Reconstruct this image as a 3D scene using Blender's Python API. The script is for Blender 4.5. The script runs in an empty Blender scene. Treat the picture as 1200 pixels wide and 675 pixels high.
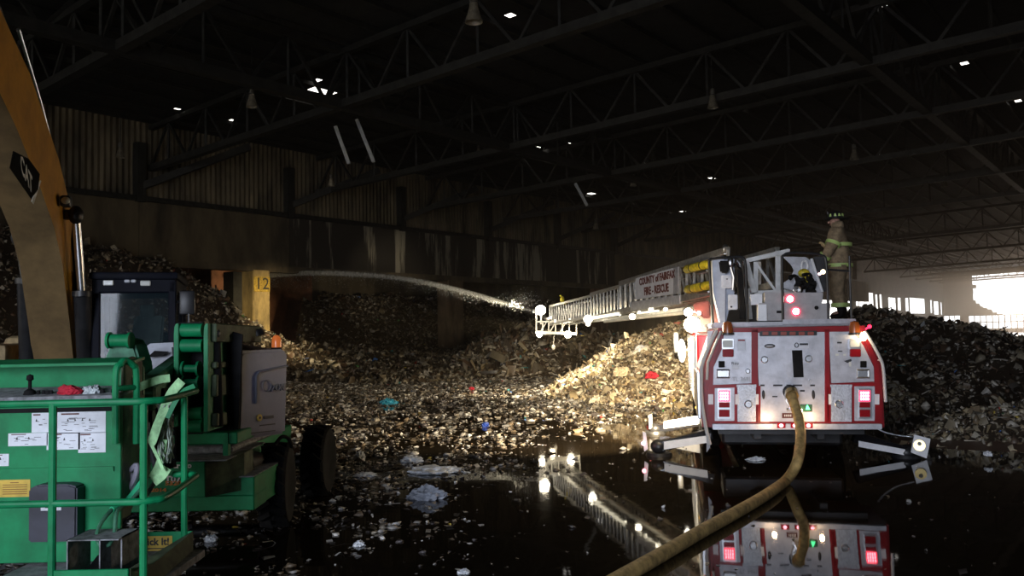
import bpy, bmesh, math, random
import numpy as np
from mathutils import Vector, Matrix, Quaternion, noise as mnoise
random.seed(7); rng = np.random.default_rng(7)
sc = bpy.context.scene
COL = sc.collection
V = Vector
PI = math.pi

# ---------------------------------------------------------------- camera
F = 960.0
CAM = V((0, 0, 2.11)); TH = math.radians(3.01); PH = math.radians(1.2)
_f = V((0, math.cos(TH), math.sin(TH))); _r = V((1, 0, 0)); _u = V((0, -math.sin(TH), math.cos(TH)))
R_ = _r*math.cos(PH) - _u*math.sin(PH); U_ = _u*math.cos(PH) + _r*math.sin(PH)
cd = bpy.data.cameras.new('camera'); cam = bpy.data.objects.new('camera', cd); COL.objects.link(cam)
cd.sensor_width = 36; cd.lens = 36*F/1200; cd.clip_end = 600; cd.clip_start = .05
m = Matrix.Identity(4)
for i in range(3):
    m[i][0] = R_[i]; m[i][1] = U_[i]; m[i][2] = -_f[i]; m[i][3] = CAM[i]
cam.matrix_world = m
sc.camera = cam

def ray(px, py):
    return _f + R_*((px-600)/F) - U_*((py-337.5)/F)
def P(px, py, Y):                       # world point seen at a pixel, at world depth Y
    d = ray(px, py); return CAM + d*(Y/d.y)
def G(px, py, z=0.0):                   # world point on the ground seen at a pixel
    d = ray(px, py); return CAM + d*((z-CAM.z)/d.z)

# ---------------------------------------------------------------- materials
MATS = {}
def mat(name, col, rough=.6, metal=0., var=.15, scale=6., bump=0., emit=None, es=0., col2=None, spec=.5, alpha=1., trans=0., stretch=None, coat=0., thresh=None):
    if name in MATS: return MATS[name]
    m = bpy.data.materials.new(name); m.use_nodes = True
    nt = m.node_tree; b = nt.nodes['Principled BSDF']
    b.inputs['Roughness'].default_value = rough; b.inputs['Metallic'].default_value = metal
    b.inputs['Specular IOR Level'].default_value = spec
    b.inputs['Coat Weight'].default_value = coat
    c = (*col, 1)
    b.inputs['Base Color'].default_value = c
    if alpha < 1: b.inputs['Alpha'].default_value = alpha
    if trans: b.inputs['Transmission Weight'].default_value = trans
    if emit:
        b.inputs['Emission Color'].default_value = (*emit, 1); b.inputs['Emission Strength'].default_value = es
    if var > 0 or col2 or bump:
        tc = nt.nodes.new('ShaderNodeTexCoord'); mp = nt.nodes.new('ShaderNodeMapping')
        nt.links.new(tc.outputs['Object'], mp.inputs['Vector'])
        if stretch: mp.inputs['Scale'].default_value = stretch
        n = nt.nodes.new('ShaderNodeTexNoise'); n.inputs['Scale'].default_value = scale; n.inputs['Detail'].default_value = 6
        n.inputs['Roughness'].default_value = .65
        nt.links.new(mp.outputs[0], n.inputs['Vector'])
        mx = nt.nodes.new('ShaderNodeMix'); mx.data_type = 'RGBA'
        lo = col2 if col2 else tuple(x*(1-var*2.2) for x in col)
        hi = col if col2 else tuple(min(1, x*(1+var)) for x in col)
        mx.inputs['A'].default_value = (*lo, 1); mx.inputs['B'].default_value = (*hi, 1)
        rp = nt.nodes.new('ShaderNodeMapRange')
        a, bb = thresh if thresh else (.35, .62)
        rp.inputs['From Min'].default_value = a; rp.inputs['From Max'].default_value = bb
        nt.links.new(n.outputs['Fac'], rp.inputs['Value'])
        nt.links.new(rp.outputs[0], mx.inputs['Factor']); nt.links.new(mx.outputs['Result'], b.inputs['Base Color'])
        if bump:
            bp = nt.nodes.new('ShaderNodeBump'); bp.inputs['Strength'].default_value = bump; bp.inputs['Distance'].default_value = .02
            nt.links.new(n.outputs['Fac'], bp.inputs['Height']); nt.links.new(bp.outputs[0], b.inputs['Normal'])
    MATS[name] = m; return m

def emis(name, col, s, base=(.02, .02, .02)):
    return mat(name, base, .3, var=0, emit=col, es=s)

M_red = mat('fire_engine_red_paint', (.30, .008, .015), .3, coat=.4, var=.1, scale=2)
M_dia = mat('diamond_plate_aluminium', (.52, .53, .56), .42, .75, .12, 40, bump=.3)
M_pan = mat('brushed_panel_aluminium', (.56, .56, .60), .45, .55, .10, 5)
M_chr = mat('chrome', (.80, .81, .83), .30, 1., 0)
M_wht = mat('white_reflective_tape', (.92, .92, .94), .4, var=.05)
M_gry = mat('grey_painted_metal', (.34, .34, .36), .5, .2, .1, 8)
M_lgr = mat('light_grey_painted_metal', (.50, .50, .53), .45, .3, .1, 8)
M_blk = mat('black_rubber', (.012, .012, .013), .85, var=.2, spec=.15)
M_bkm = mat('black_painted_metal', (.02, .02, .022), .4, var=.2)
M_bkg = mat('black_gloss', (.01, .01, .012), .15, var=0)
M_alu = mat('ladder_aluminium', (.40, .40, .385), .38, .7, .15, 12)
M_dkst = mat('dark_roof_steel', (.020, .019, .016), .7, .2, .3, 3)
M_yel = mat('yellow_cylinder_paint', (.62, .50, .03), .4, var=.25, scale=12)
M_rlens = mat('dark_red_lens', (.30, .008, .015), .2, coat=.5, var=0)
M_rlit = emis('lit_red_led', (1, .02, .06), 5)
M_rcore = emis('lit_red_led_core', (1, .35, .42), 8)
M_amb = mat('amber_lens', (.36, .09, .02), .25, var=0)
M_wlens = mat('clear_lamp_lens', (.72, .73, .68), .15, var=0)
M_flood = emis('lit_floodlight', (1, .86, .62), 60)
M_floodc = emis('lit_warm_lamp', (1, .80, .50), 25)
M_ltxt = mat('dark_lettering', (.03, .03, .035), .6, var=0)
M_rtxt = mat('maroon_lettering', (.10, .018, .012), .6, var=0)
M_wtxt = mat('white_lettering', (.75, .77, .78), .5, var=0)
M_otxt = mat('orange_lettering', (.60, .22, .04), .5, var=0)
M_lig = mat('lift_green_paint', (.004, .215, .078), .5, var=.12, scale=5, spec=.3)
M_lid = mat('dusty_lift_green_paint', (.06, .22, .13), .65, var=.2, scale=8)
M_olv = mat('shaded_olive_green_paint', (.07, .10, .05), .7, var=.3, scale=6)  # dark olive copy of the lift green; side-face shade put into the colour
M_cov = mat('grey_plastic_cowl', (.17, .175, .25), .45, var=.08, scale=3)
M_sty = mat('yellow_sticker', (.62, .42, .06), .5, var=.1)
M_stw = mat('white_sticker', (.72, .75, .82), .5, var=.05)
M_deck = mat('dusty_grey_deck', (.24, .25, .27), .8, var=.25, scale=15)
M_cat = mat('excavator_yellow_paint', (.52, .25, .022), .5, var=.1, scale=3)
M_catd = mat('brown_underside_paint', (.21, .135, .055), .8, var=.14, scale=2.2, bump=.2)  # duller brown, used only on the boom's underside faces
M_tan = mat('dusty_tan_paint', (.46, .35, .19), .75, var=.2, scale=6)
M_cab = mat('dark_cab_paint', (.008, .009, .016), .6, var=.1, spec=.12)
M_glass = mat('tinted_glass', (.03, .05, .06), .04, var=0, alpha=.3, spec=.5)
M_hose = mat('tan_hose_jacket', (.42, .28, .10), .75, var=.25, scale=9, bump=.3)
M_brass = mat('brass_coupling', (.55, .42, .18), .3, .9, 0)
M_coat = mat('tan_turnout_cloth', (.30, .215, .125), .9, var=.2, scale=10, bump=.3)
M_lime = mat('lime_reflective_stripe', (.55, .72, .22), .5, var=.05)
M_skin = mat('skin', (.45, .25, .18), .6, var=.05)
M_glove = mat('work_glove', (.35, .26, .13), .9, var=.2)
M_helm = mat('black_helmet_shell', (.015, .015, .018), .3, var=.1)
M_strap = mat('pale_green_webbing', (.40, .72, .36), .8, var=.2, scale=10)
M_cord = mat('bright_green_cord', (.05, .62, .30), .5, var=.05)
M_rag = mat('pale_rag', (.45, .50, .52), .9, var=.2)
M_redc = mat('red_cloth', (.42, .01, .03), .8, var=.15)
M_bluec = mat('blue_plastic', (.03, .30, .45), .5, var=.15)
M_whpl = mat('white_plastic_bag', (.80, .83, .90), .45, var=.15)
M_gypl = mat('grey_plastic_bag', (.26, .28, .33), .5, var=.25)
M_sign = mat('yellow_number_sign', (.50, .33, .05), .6, var=.25, scale=12)

# ---------------------------------------------------------------- mesh builder
ROOT = {}
class MB:
    def __init__(s): s.v = []; s.f = []; s.m = []
    def add(s, vs, fs, m=0, M=None):
        o = len(s.v)
        s.v += [tuple((M @ V(p)) if M else p) for p in vs]
        s.f += [tuple(i+o for i in f) for f in fs]; s.m += [m]*len(fs); return s
    def bm(s, bm, m=0, M=None):
        bm.verts.index_update()
        s.add([v.co.copy() for v in bm.verts], [[v.index for v in f.verts] for f in bm.faces], m, M); bm.free(); return s
    def box(s, c, size, rot=None, bev=0., m=0, seg=1):
        M = Matrix.Translation(V(c))
        if rot is not None: M = M @ (rot if isinstance(rot, Matrix) else Matrix.Rotation(rot, 4, 'Z'))
        bm = bmesh.new(); bmesh.ops.create_cube(bm, size=1)
        for v in bm.verts: v.co = V((v.co.x*size[0], v.co.y*size[1], v.co.z*size[2]))
        if bev > 0: bmesh.ops.bevel(bm, geom=bm.edges[:], offset=min(bev, min(size)*.45), segments=seg, affect='EDGES', profile=.5)
        return s.bm(bm, m, M)
    def bb(s, a, b, bev=0., m=0, seg=1):      # box from two corners
        a = V(a); b = V(b); return s.box((a+b)/2, [max(abs(b[i]-a[i]), 1e-4) for i in range(3)], None, bev, m, seg)
    def bar(s, p0, p1, w, h, m=0, bev=0.):     # rectangular bar between two points; w sideways, h along the up-ish side
        p0 = V(p0); p1 = V(p1); d = p1-p0; L = d.length
        y = d.normalized(); up = V((0, 0, 1)) if abs(y.z) < .95 else V((0, 1, 0))
        x = y.cross(up).normalized(); z = x.cross(y)
        M = Matrix((x, y, z)).transposed()
        return s.box((p0+p1)/2, (w, L, h), M.to_4x4(), bev, m)
    def tube(s, path, r, n=8, m=0, closed=False, cap=True, flat=1.):
        P_ = [V(p) for p in path]; k = len(P_); rs = r if isinstance(r, (list, tuple)) else [r]*k
        vs = []; prev = None
        for i, p in enumerate(P_):
            a = P_[(i-1) % k] if (closed or i > 0) else p; b = P_[(i+1) % k] if (closed or i < k-1) else p
            t = (b-a).normalized()
            if prev is None:
                up = V((0, 0, 1)) if abs(t.z) < .9 else V((1, 0, 0)); x = t.cross(up).normalized()
            else: x = (prev - t*prev.dot(t)).normalized()
            prev = x; y = t.cross(x)
            for j in range(n):
                an = 2*PI*j/n; vs.append(p + (x*math.cos(an) + y*math.sin(an)*flat)*rs[i])
        fs = []
        for i in range(k if closed else k-1):
            for j in range(n):
                a = i*n+j; b = i*n+(j+1) % n; c = ((i+1) % k)*n+(j+1) % n; d = ((i+1) % k)*n+j
                fs.append((a, d, c, b))
        if cap and not closed: fs += [tuple(range(n)), tuple(reversed(range((k-1)*n, k*n)))]
        return s.add(vs, fs, m)
    def cyl(s, p0, p1, r, r1=None, n=16, m=0): return s.tube([p0, p1], [r, r if r1 is None else r1], n, m)
    def lathe(s, prof, M=None, n=24, m=0):
        vs = []; fs = []
        for (r, z) in prof:
            for j in range(n): vs.append(V((r*math.cos(2*PI*j/n), r*math.sin(2*PI*j/n), z)))
        for i in range(len(prof)-1):
            for j in range(n): fs.append((i*n+j, i*n+(j+1) % n, (i+1)*n+(j+1) % n, (i+1)*n+j))
        if prof[0][0] > 1e-4: fs.append(tuple(reversed(range(n))))
        if prof[-1][0] > 1e-4: fs.append(tuple(range((len(prof)-1)*n, len(prof)*n)))
        return s.add(vs, fs, m, M)
    def prism(s, pts, ext, m=0, bev=0.):         # polygon of 3-D points pushed along ext
        bm = bmesh.new(); vs = [bm.verts.new(V(p)) for p in pts]; f = bm.faces.new(vs)
        r = bmesh.ops.extrude_face_region(bm, geom=[f])
        for v in r['geom']:
            if isinstance(v, bmesh.types.BMVert): v.co += V(ext)
        bmesh.ops.recalc_face_normals(bm, faces=bm.faces[:])
        if bev > 0: bmesh.ops.bevel(bm, geom=bm.edges[:], offset=bev, segments=2, affect='EDGES')
        return s.bm(bm, m)
    def ball(s, c, r, n=12, m=0, M=None):
        r = r if isinstance(r, (list, tuple)) else (r, r, r)
        bm = bmesh.new(); bmesh.ops.create_uvsphere(bm, u_segments=n, v_segments=max(6, n*2//3), radius=1)
        for v in bm.verts: v.co = V((v.co.x*r[0], v.co.y*r[1], v.co.z*r[2]))
        T = Matrix.Translation(V(c)) @ (M if M else Matrix.Identity(4))
        return s.bm(bm, m, T)
    def text(s, txt, M, size, ext=.002, m=0, sx=1., bold=0.):
        cu = bpy.data.curves.new('t', 'FONT'); cu.body = txt; cu.size = size; cu.extrude = ext; cu.offset = bold
        cu.align_x = 'CENTER'; cu.align_y = 'CENTER'; cu.resolution_u = 2
        o = bpy.data.objects.new('t', cu); COL.objects.link(o)
        dg = bpy.context.evaluated_depsgraph_get(); me = o.evaluated_get(dg).to_mesh()
        s.add([V((v.co.x*sx, v.co.y, v.co.z)) for v in me.vertices], [tuple(p.vertices) for p in me.polygons], m, M)
        o.evaluated_get(dg).to_mesh_clear(); bpy.data.objects.remove(o); bpy.data.curves.remove(cu); return s
    def build(s, name, mats, parent=None, world=False, angle=35, loc=None):
        if not isinstance(mats, (list, tuple)): mats = [mats]
        me = bpy.data.meshes.new(name)
        vs = s.v
        root = parent
        while root is not None and root.parent is not None: root = root.parent
        if world and root is not None:
            I = ROOT[root.name].inverted(); vs = [tuple(I @ V(p)) for p in vs]
        if parent is None and loc is not None: vs = [tuple(V(p)-V(loc)) for p in vs]
        me.from_pydata(vs, [], s.f)
        for mt in mats: me.materials.append(mt)
        if len(mats) > 1: me.polygons.foreach_set('material_index', s.m)
        bm = bmesh.new(); bm.from_mesh(me); bmesh.ops.recalc_face_normals(bm, faces=bm.faces[:]); bm.to_mesh(me); bm.free()
        me.shade_smooth(); me.set_sharp_from_angle(angle=math.radians(angle)); me.update()
        o = bpy.data.objects.new(name, me); COL.objects.link(o)
        if parent is not None: o.parent = parent
        elif loc is not None: o.location = loc
        return o

def tag(o, label=None, cat=None, group=None, kind=None):
    if label: o['label'] = label
    if cat: o['category'] = cat
    if group: o['group'] = group
    if kind: o['kind'] = kind
    return o
def empty(name, M, label, cat, group=None):
    o = bpy.data.objects.new(name, None); COL.objects.link(o); o.matrix_world = M; o.empty_display_size = .2
    ROOT[o.name] = M.copy(); return tag(o, label, cat, group)
def copy_tree(o, parent=None):
    c = o.copy(); COL.objects.link(c)
    if parent is not None: c.parent = parent
    for ch in o.children: copy_tree(ch, c)
    return c
def frameM(o, x, y):        # matrix with given origin, x axis and y axis (z = x cross y)
    x = V(x).normalized(); y = V(y).normalized(); z = x.cross(y).normalized(); y = z.cross(x)
    M = Matrix.Identity(4)
    for i in range(3): M[i][0] = x[i]; M[i][1] = y[i]; M[i][2] = z[i]; M[i][3] = V(o)[i]
    return M
def smooth_path(pts, k=8):   # Catmull-Rom
    pts = [V(p) for p in pts]; Q = [pts[0]*2-pts[1]] + pts + [pts[-1]*2-pts[-2]]; out = []
    for i in range(1, len(Q)-2):
        for j in range(k):
            t = j/k; a, b, c, d = Q[i-1:i+3]
            out.append(.5*((2*b)+(c-a)*t+(2*a-5*b+4*c-d)*t*t+(3*b-a-3*c+d)*t*t*t))
    out.append(pts[-1]); return out
# ================================================================ building shell
WD = V((.629, .778, 0)).normalized(); WN = V((.778, -.629, 0)).normalized(); W0 = V((-13.3, 48.2, 0))
def W(u, v, z=0.): return W0 + WD*u + WN*v + V((0, 0, z))
def w_uv(p): q = V((p[0], p[1], 0)) - W0; return q.dot(WD), q.dot(WN)
def wall_hit(px, py, v=0.):               # where a pixel's ray meets the plane v = const of the wall frame
    d = ray(px, py); t = (v - (CAM-W0).dot(WN)) / d.dot(WN); return CAM + d*t
U0, U1, VR = -62, 176, 62                 # building extents
def struct(name, mb, mats, **k): o = mb.build(name, mats, **k); o['kind'] = 'structure'; return o

def rects_minus(r, holes):
    out = [r]
    for h in holes:
        nx = []
        for (a, b, c, d) in out:
            x0, x1, y0, y1 = max(a, h[0]), min(b, h[1]), max(c, h[2]), min(d, h[3])
            if x0 >= x1 or y0 >= y1: nx.append((a, b, c, d)); continue
            if a < x0: nx.append((a, x0, c, d))
            if x1 < b: nx.append((x1, b, c, d))
            if c < y0: nx.append((x0, x1, c, y0))
            if y1 < d: nx.append((x0, x1, y1, d))
        out = nx
    return out

M_conc = mat('stained_concrete', (.13, .10, .06), .85, col2=(.04, .032, .022), scale=.7, bump=.4, stretch=(1, 1, .35))
M_conp = mat('peeling_whitewashed_concrete', (.30, .27, .21), .85, col2=(.03, .025, .02), scale=.9, bump=.3, stretch=(1, 1, .10), thresh=(.53, .60))
M_redw = mat('reddish_concrete', (.30, .13, .07), .85, var=.3, scale=.5)
M_sid = mat('dirty_corrugated_siding', (.15, .12, .075), .6, .2, .35, 1.2, stretch=(1, 1, .25))
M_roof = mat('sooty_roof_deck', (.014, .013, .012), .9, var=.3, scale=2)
M_mud = mat('wet_mud', (.075, .05, .03), .45, var=.4, scale=3, bump=.6)

# floor: murky flood water, mirror smooth
def water_mat():
    m = bpy.data.materials.new('murky_flood_water'); m.use_nodes = True; nt = m.node_tree; b = nt.nodes['Principled BSDF']
    b.inputs['Base Color'].default_value = (.010, .007, .004, 1); b.inputs['Roughness'].default_value = .035
    b.inputs['IOR'].default_value = 1.42
    tc = nt.nodes.new('ShaderNodeTexCoord')
    n = nt.nodes.new('ShaderNodeTexNoise'); n.inputs['Scale'].default_value = 1.6; n.inputs['Detail'].default_value = 3
    nt.links.new(tc.outputs['Object'], n.inputs['Vector'])
    bp = nt.nodes.new('ShaderNodeBump'); bp.inputs['Strength'].default_value = .012; bp.inputs['Distance'].default_value = .1
    nt.links.new(n.outputs['Fac'], bp.inputs['Height']); nt.links.new(bp.outputs[0], b.inputs['Normal'])
    return m
M_water = water_mat()
b = MB(); b.add([W(U0, -12), W(U1, -12), W(U1, VR), W(U0, VR)], [(0, 1, 2, 3)]); struct('floor', b, M_water)

ZT, ZS, ZL = 12.0, 9.3, 5.8               # siding top, siding foot, underside of the concrete beam
# long left wall: corrugated siding above a concrete beam on piers, with bays open below it
b = MB(); vs = []; fs = []
us = np.arange(-42, 112, .15)
for i, u in enumerate(us):
    d = .06 if i % 2 else 0.
    vs += [W(u, d, ZS), W(u, d, ZT+1.6)]
for i in range(len(us)-1): fs.append((2*i, 2*i+2, 2*i+3, 2*i+1))
b.add(vs, fs); struct('wall_left', b, M_sid, angle=10)
b = MB()
for k in range(-5, 20):
    a, c = k*9., (k+1)*9.
    if a > 110: break
    mi = 1 if k in (0, 1, 2, 3) else 0
    b.prism([W(a, -.35, ZL), W(c-.03, -.35, ZL), W(c-.03, -.35, ZS-.25), W(a, -.35, ZS-.25)], WN*.7, m=mi)
struct('trim_1', b, [M_conc, M_conp])
# ledge strip between beam and siding
b = MB(); b.prism([W(-42, -.1, ZS-.25), W(111, -.1, ZS-.25), W(111, -.1, ZS), W(-42, -.1, ZS)], WN*.65); struct('trim_2', b, M_dkst)
b = MB(); b.prism([W(-42, -.1, ZL-.02), W(111, -.1, ZL-.02), W(111, -.1, ZL+.35), W(-42, -.1, ZL+.35)], WN*.62); struct('trim_3', b, M_conc)
# deep wall at the back of the bays
b = MB(); b.add([W(U0, -11.5, 0), W(108, -11.5, 0), W(108, -11.5, 10), W(U0, -11.5, 10)], [(0, 1, 2, 3)]); struct('wall_back', b, M_conc)
b = MB(); b.prism([W(-7.5, -11.45, 0), W(10.5, -11.45, 0), W(10.5, -11.45, 8.5), W(-7.5, -11.45, 8.5)], WN*.1); struct('trim_5', b, M_redw)
b = MB(); b.add([W(U0, -11.6, 9.2), W(108, -11.6, 9.2), W(108, .0, 9.2), W(U0, .0, 9.2)], [(0, 1, 2, 3)]); struct('trim_4', b, M_roof)

# piers (each a concrete column under the beam)
pier_px = [(302, 'lit yellow brown concrete pier carrying the number 12 sign', 13), (530, 'tall brown stained concrete pier between the open bays, behind the water jet', 15), (704, 'rusty brown concrete pier behind the hanging ladder, left of the bright pile', 9)]
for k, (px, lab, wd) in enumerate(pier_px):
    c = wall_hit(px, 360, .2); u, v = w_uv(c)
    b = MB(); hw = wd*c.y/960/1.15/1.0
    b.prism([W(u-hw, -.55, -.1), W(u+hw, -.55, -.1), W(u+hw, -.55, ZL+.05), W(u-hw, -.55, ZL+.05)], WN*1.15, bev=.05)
    o = b.build('concrete_pier', mat('pier_concrete_%d' % k, [(.50, .36, .15), (.19, .13, .08), (.22, .12, .07)][k], .4 if k == 0 else .8, col2=[(.16, .12, .06), (.05, .035, .02), (.06, .03, .02)][k], scale=1.3, bump=.5, stretch=(1, 1, .4)), loc=W(u, 0, 0))  # first pier's brighter yellow puts the lamplight into its colour
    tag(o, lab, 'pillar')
    if k == 0:
        c0 = W(u, .62, ZL-.75); b = MB()
        b.box(c0, (1.05, .05, .85), Matrix.Rotation(math.atan2(WD.y, WD.x), 4, 'Z'), .02)
        s = b.build('number_sign', M_sign, loc=c0); tag(s, 'yellow number 12 sign at the top of the lit pier', 'sign')
        t = MB(); t.text('12', frameM(c0 + WN*.03, WD, (0, 0, 1)), .95, .01)
        s2 = t.build('number', M_ltxt, parent=s, world=False)
        for v in s2.data.vertices: v.co = v.co - c0
# dark pilasters behind the beam: doors/jambs beside the lit pier
b = MB(); c = wall_hit(286, 350, -.3); u, v = w_uv(c)
b.prism([W(u-.55, -1.5, 0), W(u+.25, -1.5, 0), W(u+.25, -1.5, ZL), W(u-.55, -1.5, ZL)], WN*1.0)
tag(b.build('steel_jamb', M_dkst, loc=W(u, -1, 0)), 'dark steel jamb left of the pier with the number sign', 'pillar')

# steel wall posts with a brace, on the siding
post_labels = ['dark steel wall post nearest the excavator, above the concrete beam', 'dark steel wall post above the pier with the number sign',
 'dark steel wall post above the arc of the water jet', 'faint dark steel wall post left of the ladder tip, high on the wall',
 'dark steel wall post high above the middle of the ladder', 'dark steel wall post above the ladder name board']
def post(u, lab):
    b = MB(); base = W(u, .45, ZS-.3)
    b.prism([W(u-.22, .1, ZS-.3), W(u+.22, .1, ZS-.3), W(u+.22, .1, ZT), W(u-.22, .1, ZT)], WN*.5)
    o = b.build('wall_post', M_dkst, loc=base); tag(o, lab, 'post', 'steel posts along the siding')
    b = MB(); b.bar(W(u+.1, .4, ZS+.5)-base, W(u+4.5, 3.2, ZT+.1)-base, .35, .35)
    b.build('brace', M_dkst, parent=o)
    return o
for k, lab in enumerate(post_labels): post((k-1)*9., lab)

# roof
RZ = 13.6; RS = .03
def rz(v): return RZ + RS*(v-14)
def roof_hit(px, py):
    t = 30.
    for _ in range(40):
        p = CAM + ray(px, py)*t; u, v = w_uv(p); t *= (rz(v)-CAM.z)/(p.z-CAM.z)
    p = CAM + ray(px, py)*t; return w_uv(p)
sky_px = [(1032, 6, 20, 7), (1130, 74, 14, 5), (598, 18, 19, 6), (755, 79, 9, 4), (375, 108, 60, 20), (372, 94, 5, 5), (877, 125, 13, 3), (965, 156, 9, 3), (1193, 118, 7, 4),
 (543, 134, 8, 3), (665, 168, 11, 3), (637, 172, 22, 3), (1029, 182, 4, 2), (740, 212, 5, 4), (758, 191, 9, 2), (834, 209, 5, 3), (802, 248, 12, 3), (563, 241, 4, 5), (693, 227, 5, 3), (207, 128, 3, 2), (272, 141, 6, 3), (622, 179, 8, 3), (652, 186, 12, 3)]
holes = []
for (px, py, w, h) in sky_px:
    a = roof_hit(px-w/2, py); c = roof_hit(px+w/2, py); e = roof_hit(px, py-h/2); g = roof_hit(px, py+h/2)
    u, v = roof_hit(px, py)
    hu = max(.15, .38*max(abs(a[0]-c[0]), abs(e[0]-g[0]))); hv = max(.15, .38*max(abs(a[1]-c[1]), abs(e[1]-g[1])))
    holes.append((u-hu, u+hu, v-hv, v+hv))
b = MB()
for (a, c, d, e) in rects_minus((U0, U1, -2, VR), holes):
    b.add([W(a, d, rz(d)), W(c, d, rz(d)), W(c, e, rz(e)), W(a, e, rz(e))], [(0, 1, 2, 3)])
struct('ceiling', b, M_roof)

# far end wall with the big bright door and a strip of windows
def end_rect(x0, y0, x1, y1):
    out = []
    for (x, y) in ((x0, y0), (x1, y1)):
        d = ray(x, y); t = (U1 - (CAM-W0).dot(WD))/d.dot(WD); p = CAM + d*t; out.append((w_uv(p)[1], p.z))
    return (out[0][0], out[1][0], max(0, out[1][1]), out[0][1])
eh = [end_rect(1106, 370, 1126, 384), end_rect(1135, 370, 1310, 383), end_rect(1143, 388, 1310, 425),
      end_rect(1139, 322, 1310, 326)] + [end_rect(1141 + abs(y-341)**1.7*.16 + random.uniform(-2, 2), y, 1310, y+2.05) for y in range(332, 369, 2)]
b = MB()
for (a, c, d, e) in rects_minus((0, VR, 0, 15.5), eh):
    b.add([W(U1, a, d), W(U1, c, d), W(U1, c, e), W(U1, a, e)], [(0, 1, 2, 3)])
struct('wall_front', b, mat('dark_far_siding', (.06, .042, .028), .7, var=.3, scale=.6))
for k, (x0, x1, y0, y1) in enumerate([eh[0], eh[1]]):
    b = MB(); n = max(3, int((x1-x0)/1.15))
    for i in range(n+1):
        x = x0 + (x1-x0)*i/n; b.bb((0, x-.09, y0), (.12, x+.09, y1))
    for y in (y0, (y0+y1)/2, y1): b.bb((0, x0, y-.09), (.12, x1, y+.09))
    b.v = [tuple(W(U1-.15+p[0], p[1], p[2])) for p in b.v]
    struct('window_%d' % (k+1), b, M_dkst)
# siding with gaps at the far end of the left wall
gaps = [(1003, 1006), (1007, 1023), (1026, 1028), (1031, 1033), (1041, 1049), (1052, 1055), (1061, 1064), (1066, 1083), (1090, 1091.5), (1094, 1099), (1102, 1103)]
def lw(px, py): p = wall_hit(px, py, 0.); u, v = w_uv(p); return u, p.z
gh = []
for (a, c) in gaps:
    u0, _ = lw(a, 350); u1, _ = lw(c, 350); mid = (a+c)/2
    t = 342 + (mid-1003)*.11 + random.uniform(-.5, 3); bt = 361 + (mid-1003)*.09 - random.uniform(0, 3)
    gh.append((u0, u1, lw(mid, bt)[1], lw(mid, t)[1]))
b = MB()
for (a, c, d, e) in rects_minus((108, U1, 0, 13.5), gh): b.add([W(a, 0, d), W(c, 0, d), W(c, 0, e), W(a, 0, e)], [(0, 1, 2, 3)])
struct('wall_left_far', b, mat('dark_far_siding', (.06, .042, .028), .7, var=.3, scale=.6))  # darker than the near siding, dimming the far wall by colour
# right side and near walls close the hall
b = MB(); b.add([W(U0, VR, 0), W(U1, VR, 0), W(U1, VR, 16), W(U0, VR, 16)], [(0, 1, 2, 3)]); struct('wall_right', b, M_sid)
b = MB()
for (a, c, d, e) in rects_minus((-12, VR, 0, 16), [(2, 40, 0, 8)]): b.add([W(U0, a, d), W(U0, c, d), W(U0, c, e), W(U0, a, e)], [(0, 1, 2, 3)])
struct('wall_near', b, M_sid)

# roof trusses
def truss(u0, v0, u1, v1, z0, z1, hgt, nm, lab, step=3.4, ch=.34, wb=.11):
    A = W(u0, v0, z0); B = W(u1, v1, z1); L = (B-A).length; n = max(4, int(L/step)); d = (B-A)/n
    b = MB(); Z = V((0, 0, hgt))
    b.bar(V((0, 0, 0)), B-A, ch, ch*.9); b.bar(Z, B-A+Z, ch*.8, ch*.7)
    for i in range(n):
        p = d*i; q = d*(i+1); mid = (p+q)/2
        b.bar(p, mid+Z, wb, wb); b.bar(mid+Z, q, wb, wb); b.bar(mid+Z, mid, wb*.8, wb*.8)
    o = b.build(nm, M_dkst); o.location = A; tag(o, lab, 'truss', 'steel roof trusses'); return o
def hit_h(px, py, h): d = ray(px, py); return w_uv(CAM + d*((h-CAM.z)/d.z))
HC = 11.2
tr_px = [(130, 60, 'nearest steel roof truss slanting across the upper left corner'), (400, 123, 'long steel roof truss crossing the top middle of the view'),
 (600, 172, 'steel roof truss rising from above the ladder tip to the upper right'), (690, 207, 'fourth steel roof truss from the camera, above the ladder'),
 (640, 245, 'steel roof truss just above the ladder with pale lower chord'), (780, 254, 'distant steel roof truss above the turntable'),
 (900, 262, 'distant steel roof truss behind the firefighter'), (1010, 282, 'faint steel roof truss behind the helmet'), (1040, 300, 'faint far steel roof truss above the siding gaps'), (1060, 313, 'farthest steel roof truss before the bright opening')]
for (px, py, lab) in tr_px:
    u, v = hit_h(px, py, HC)
    truss(u, 0.3, u, VR, HC-.4, HC+1.2, 2.1, 'roof_truss', lab)
for k, u in enumerate((138, 150, 162, 171)): truss(u, .3, u, 50, HC-.4, HC+1., 1.6, 'roof_truss', ['far thin roof truss left of the bright opening', 'far roof truss over the window strip', 'far roof truss over the bright opening', 'last thin roof truss against the bright end wall'][k])
uL, vL = hit_h(400, 123, HC)
truss(-40, vL, 80, vL, HC, HC, 2.2, 'roof_truss', 'steel girder running along the hall parallel to the left wall', ch=.4)
truss(-40, vL+17, 110, vL+17, HC+.5, HC+.5, 2.2, 'roof_truss', 'second lengthwise steel girder nearer the middle of the hall', ch=.4)
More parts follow.
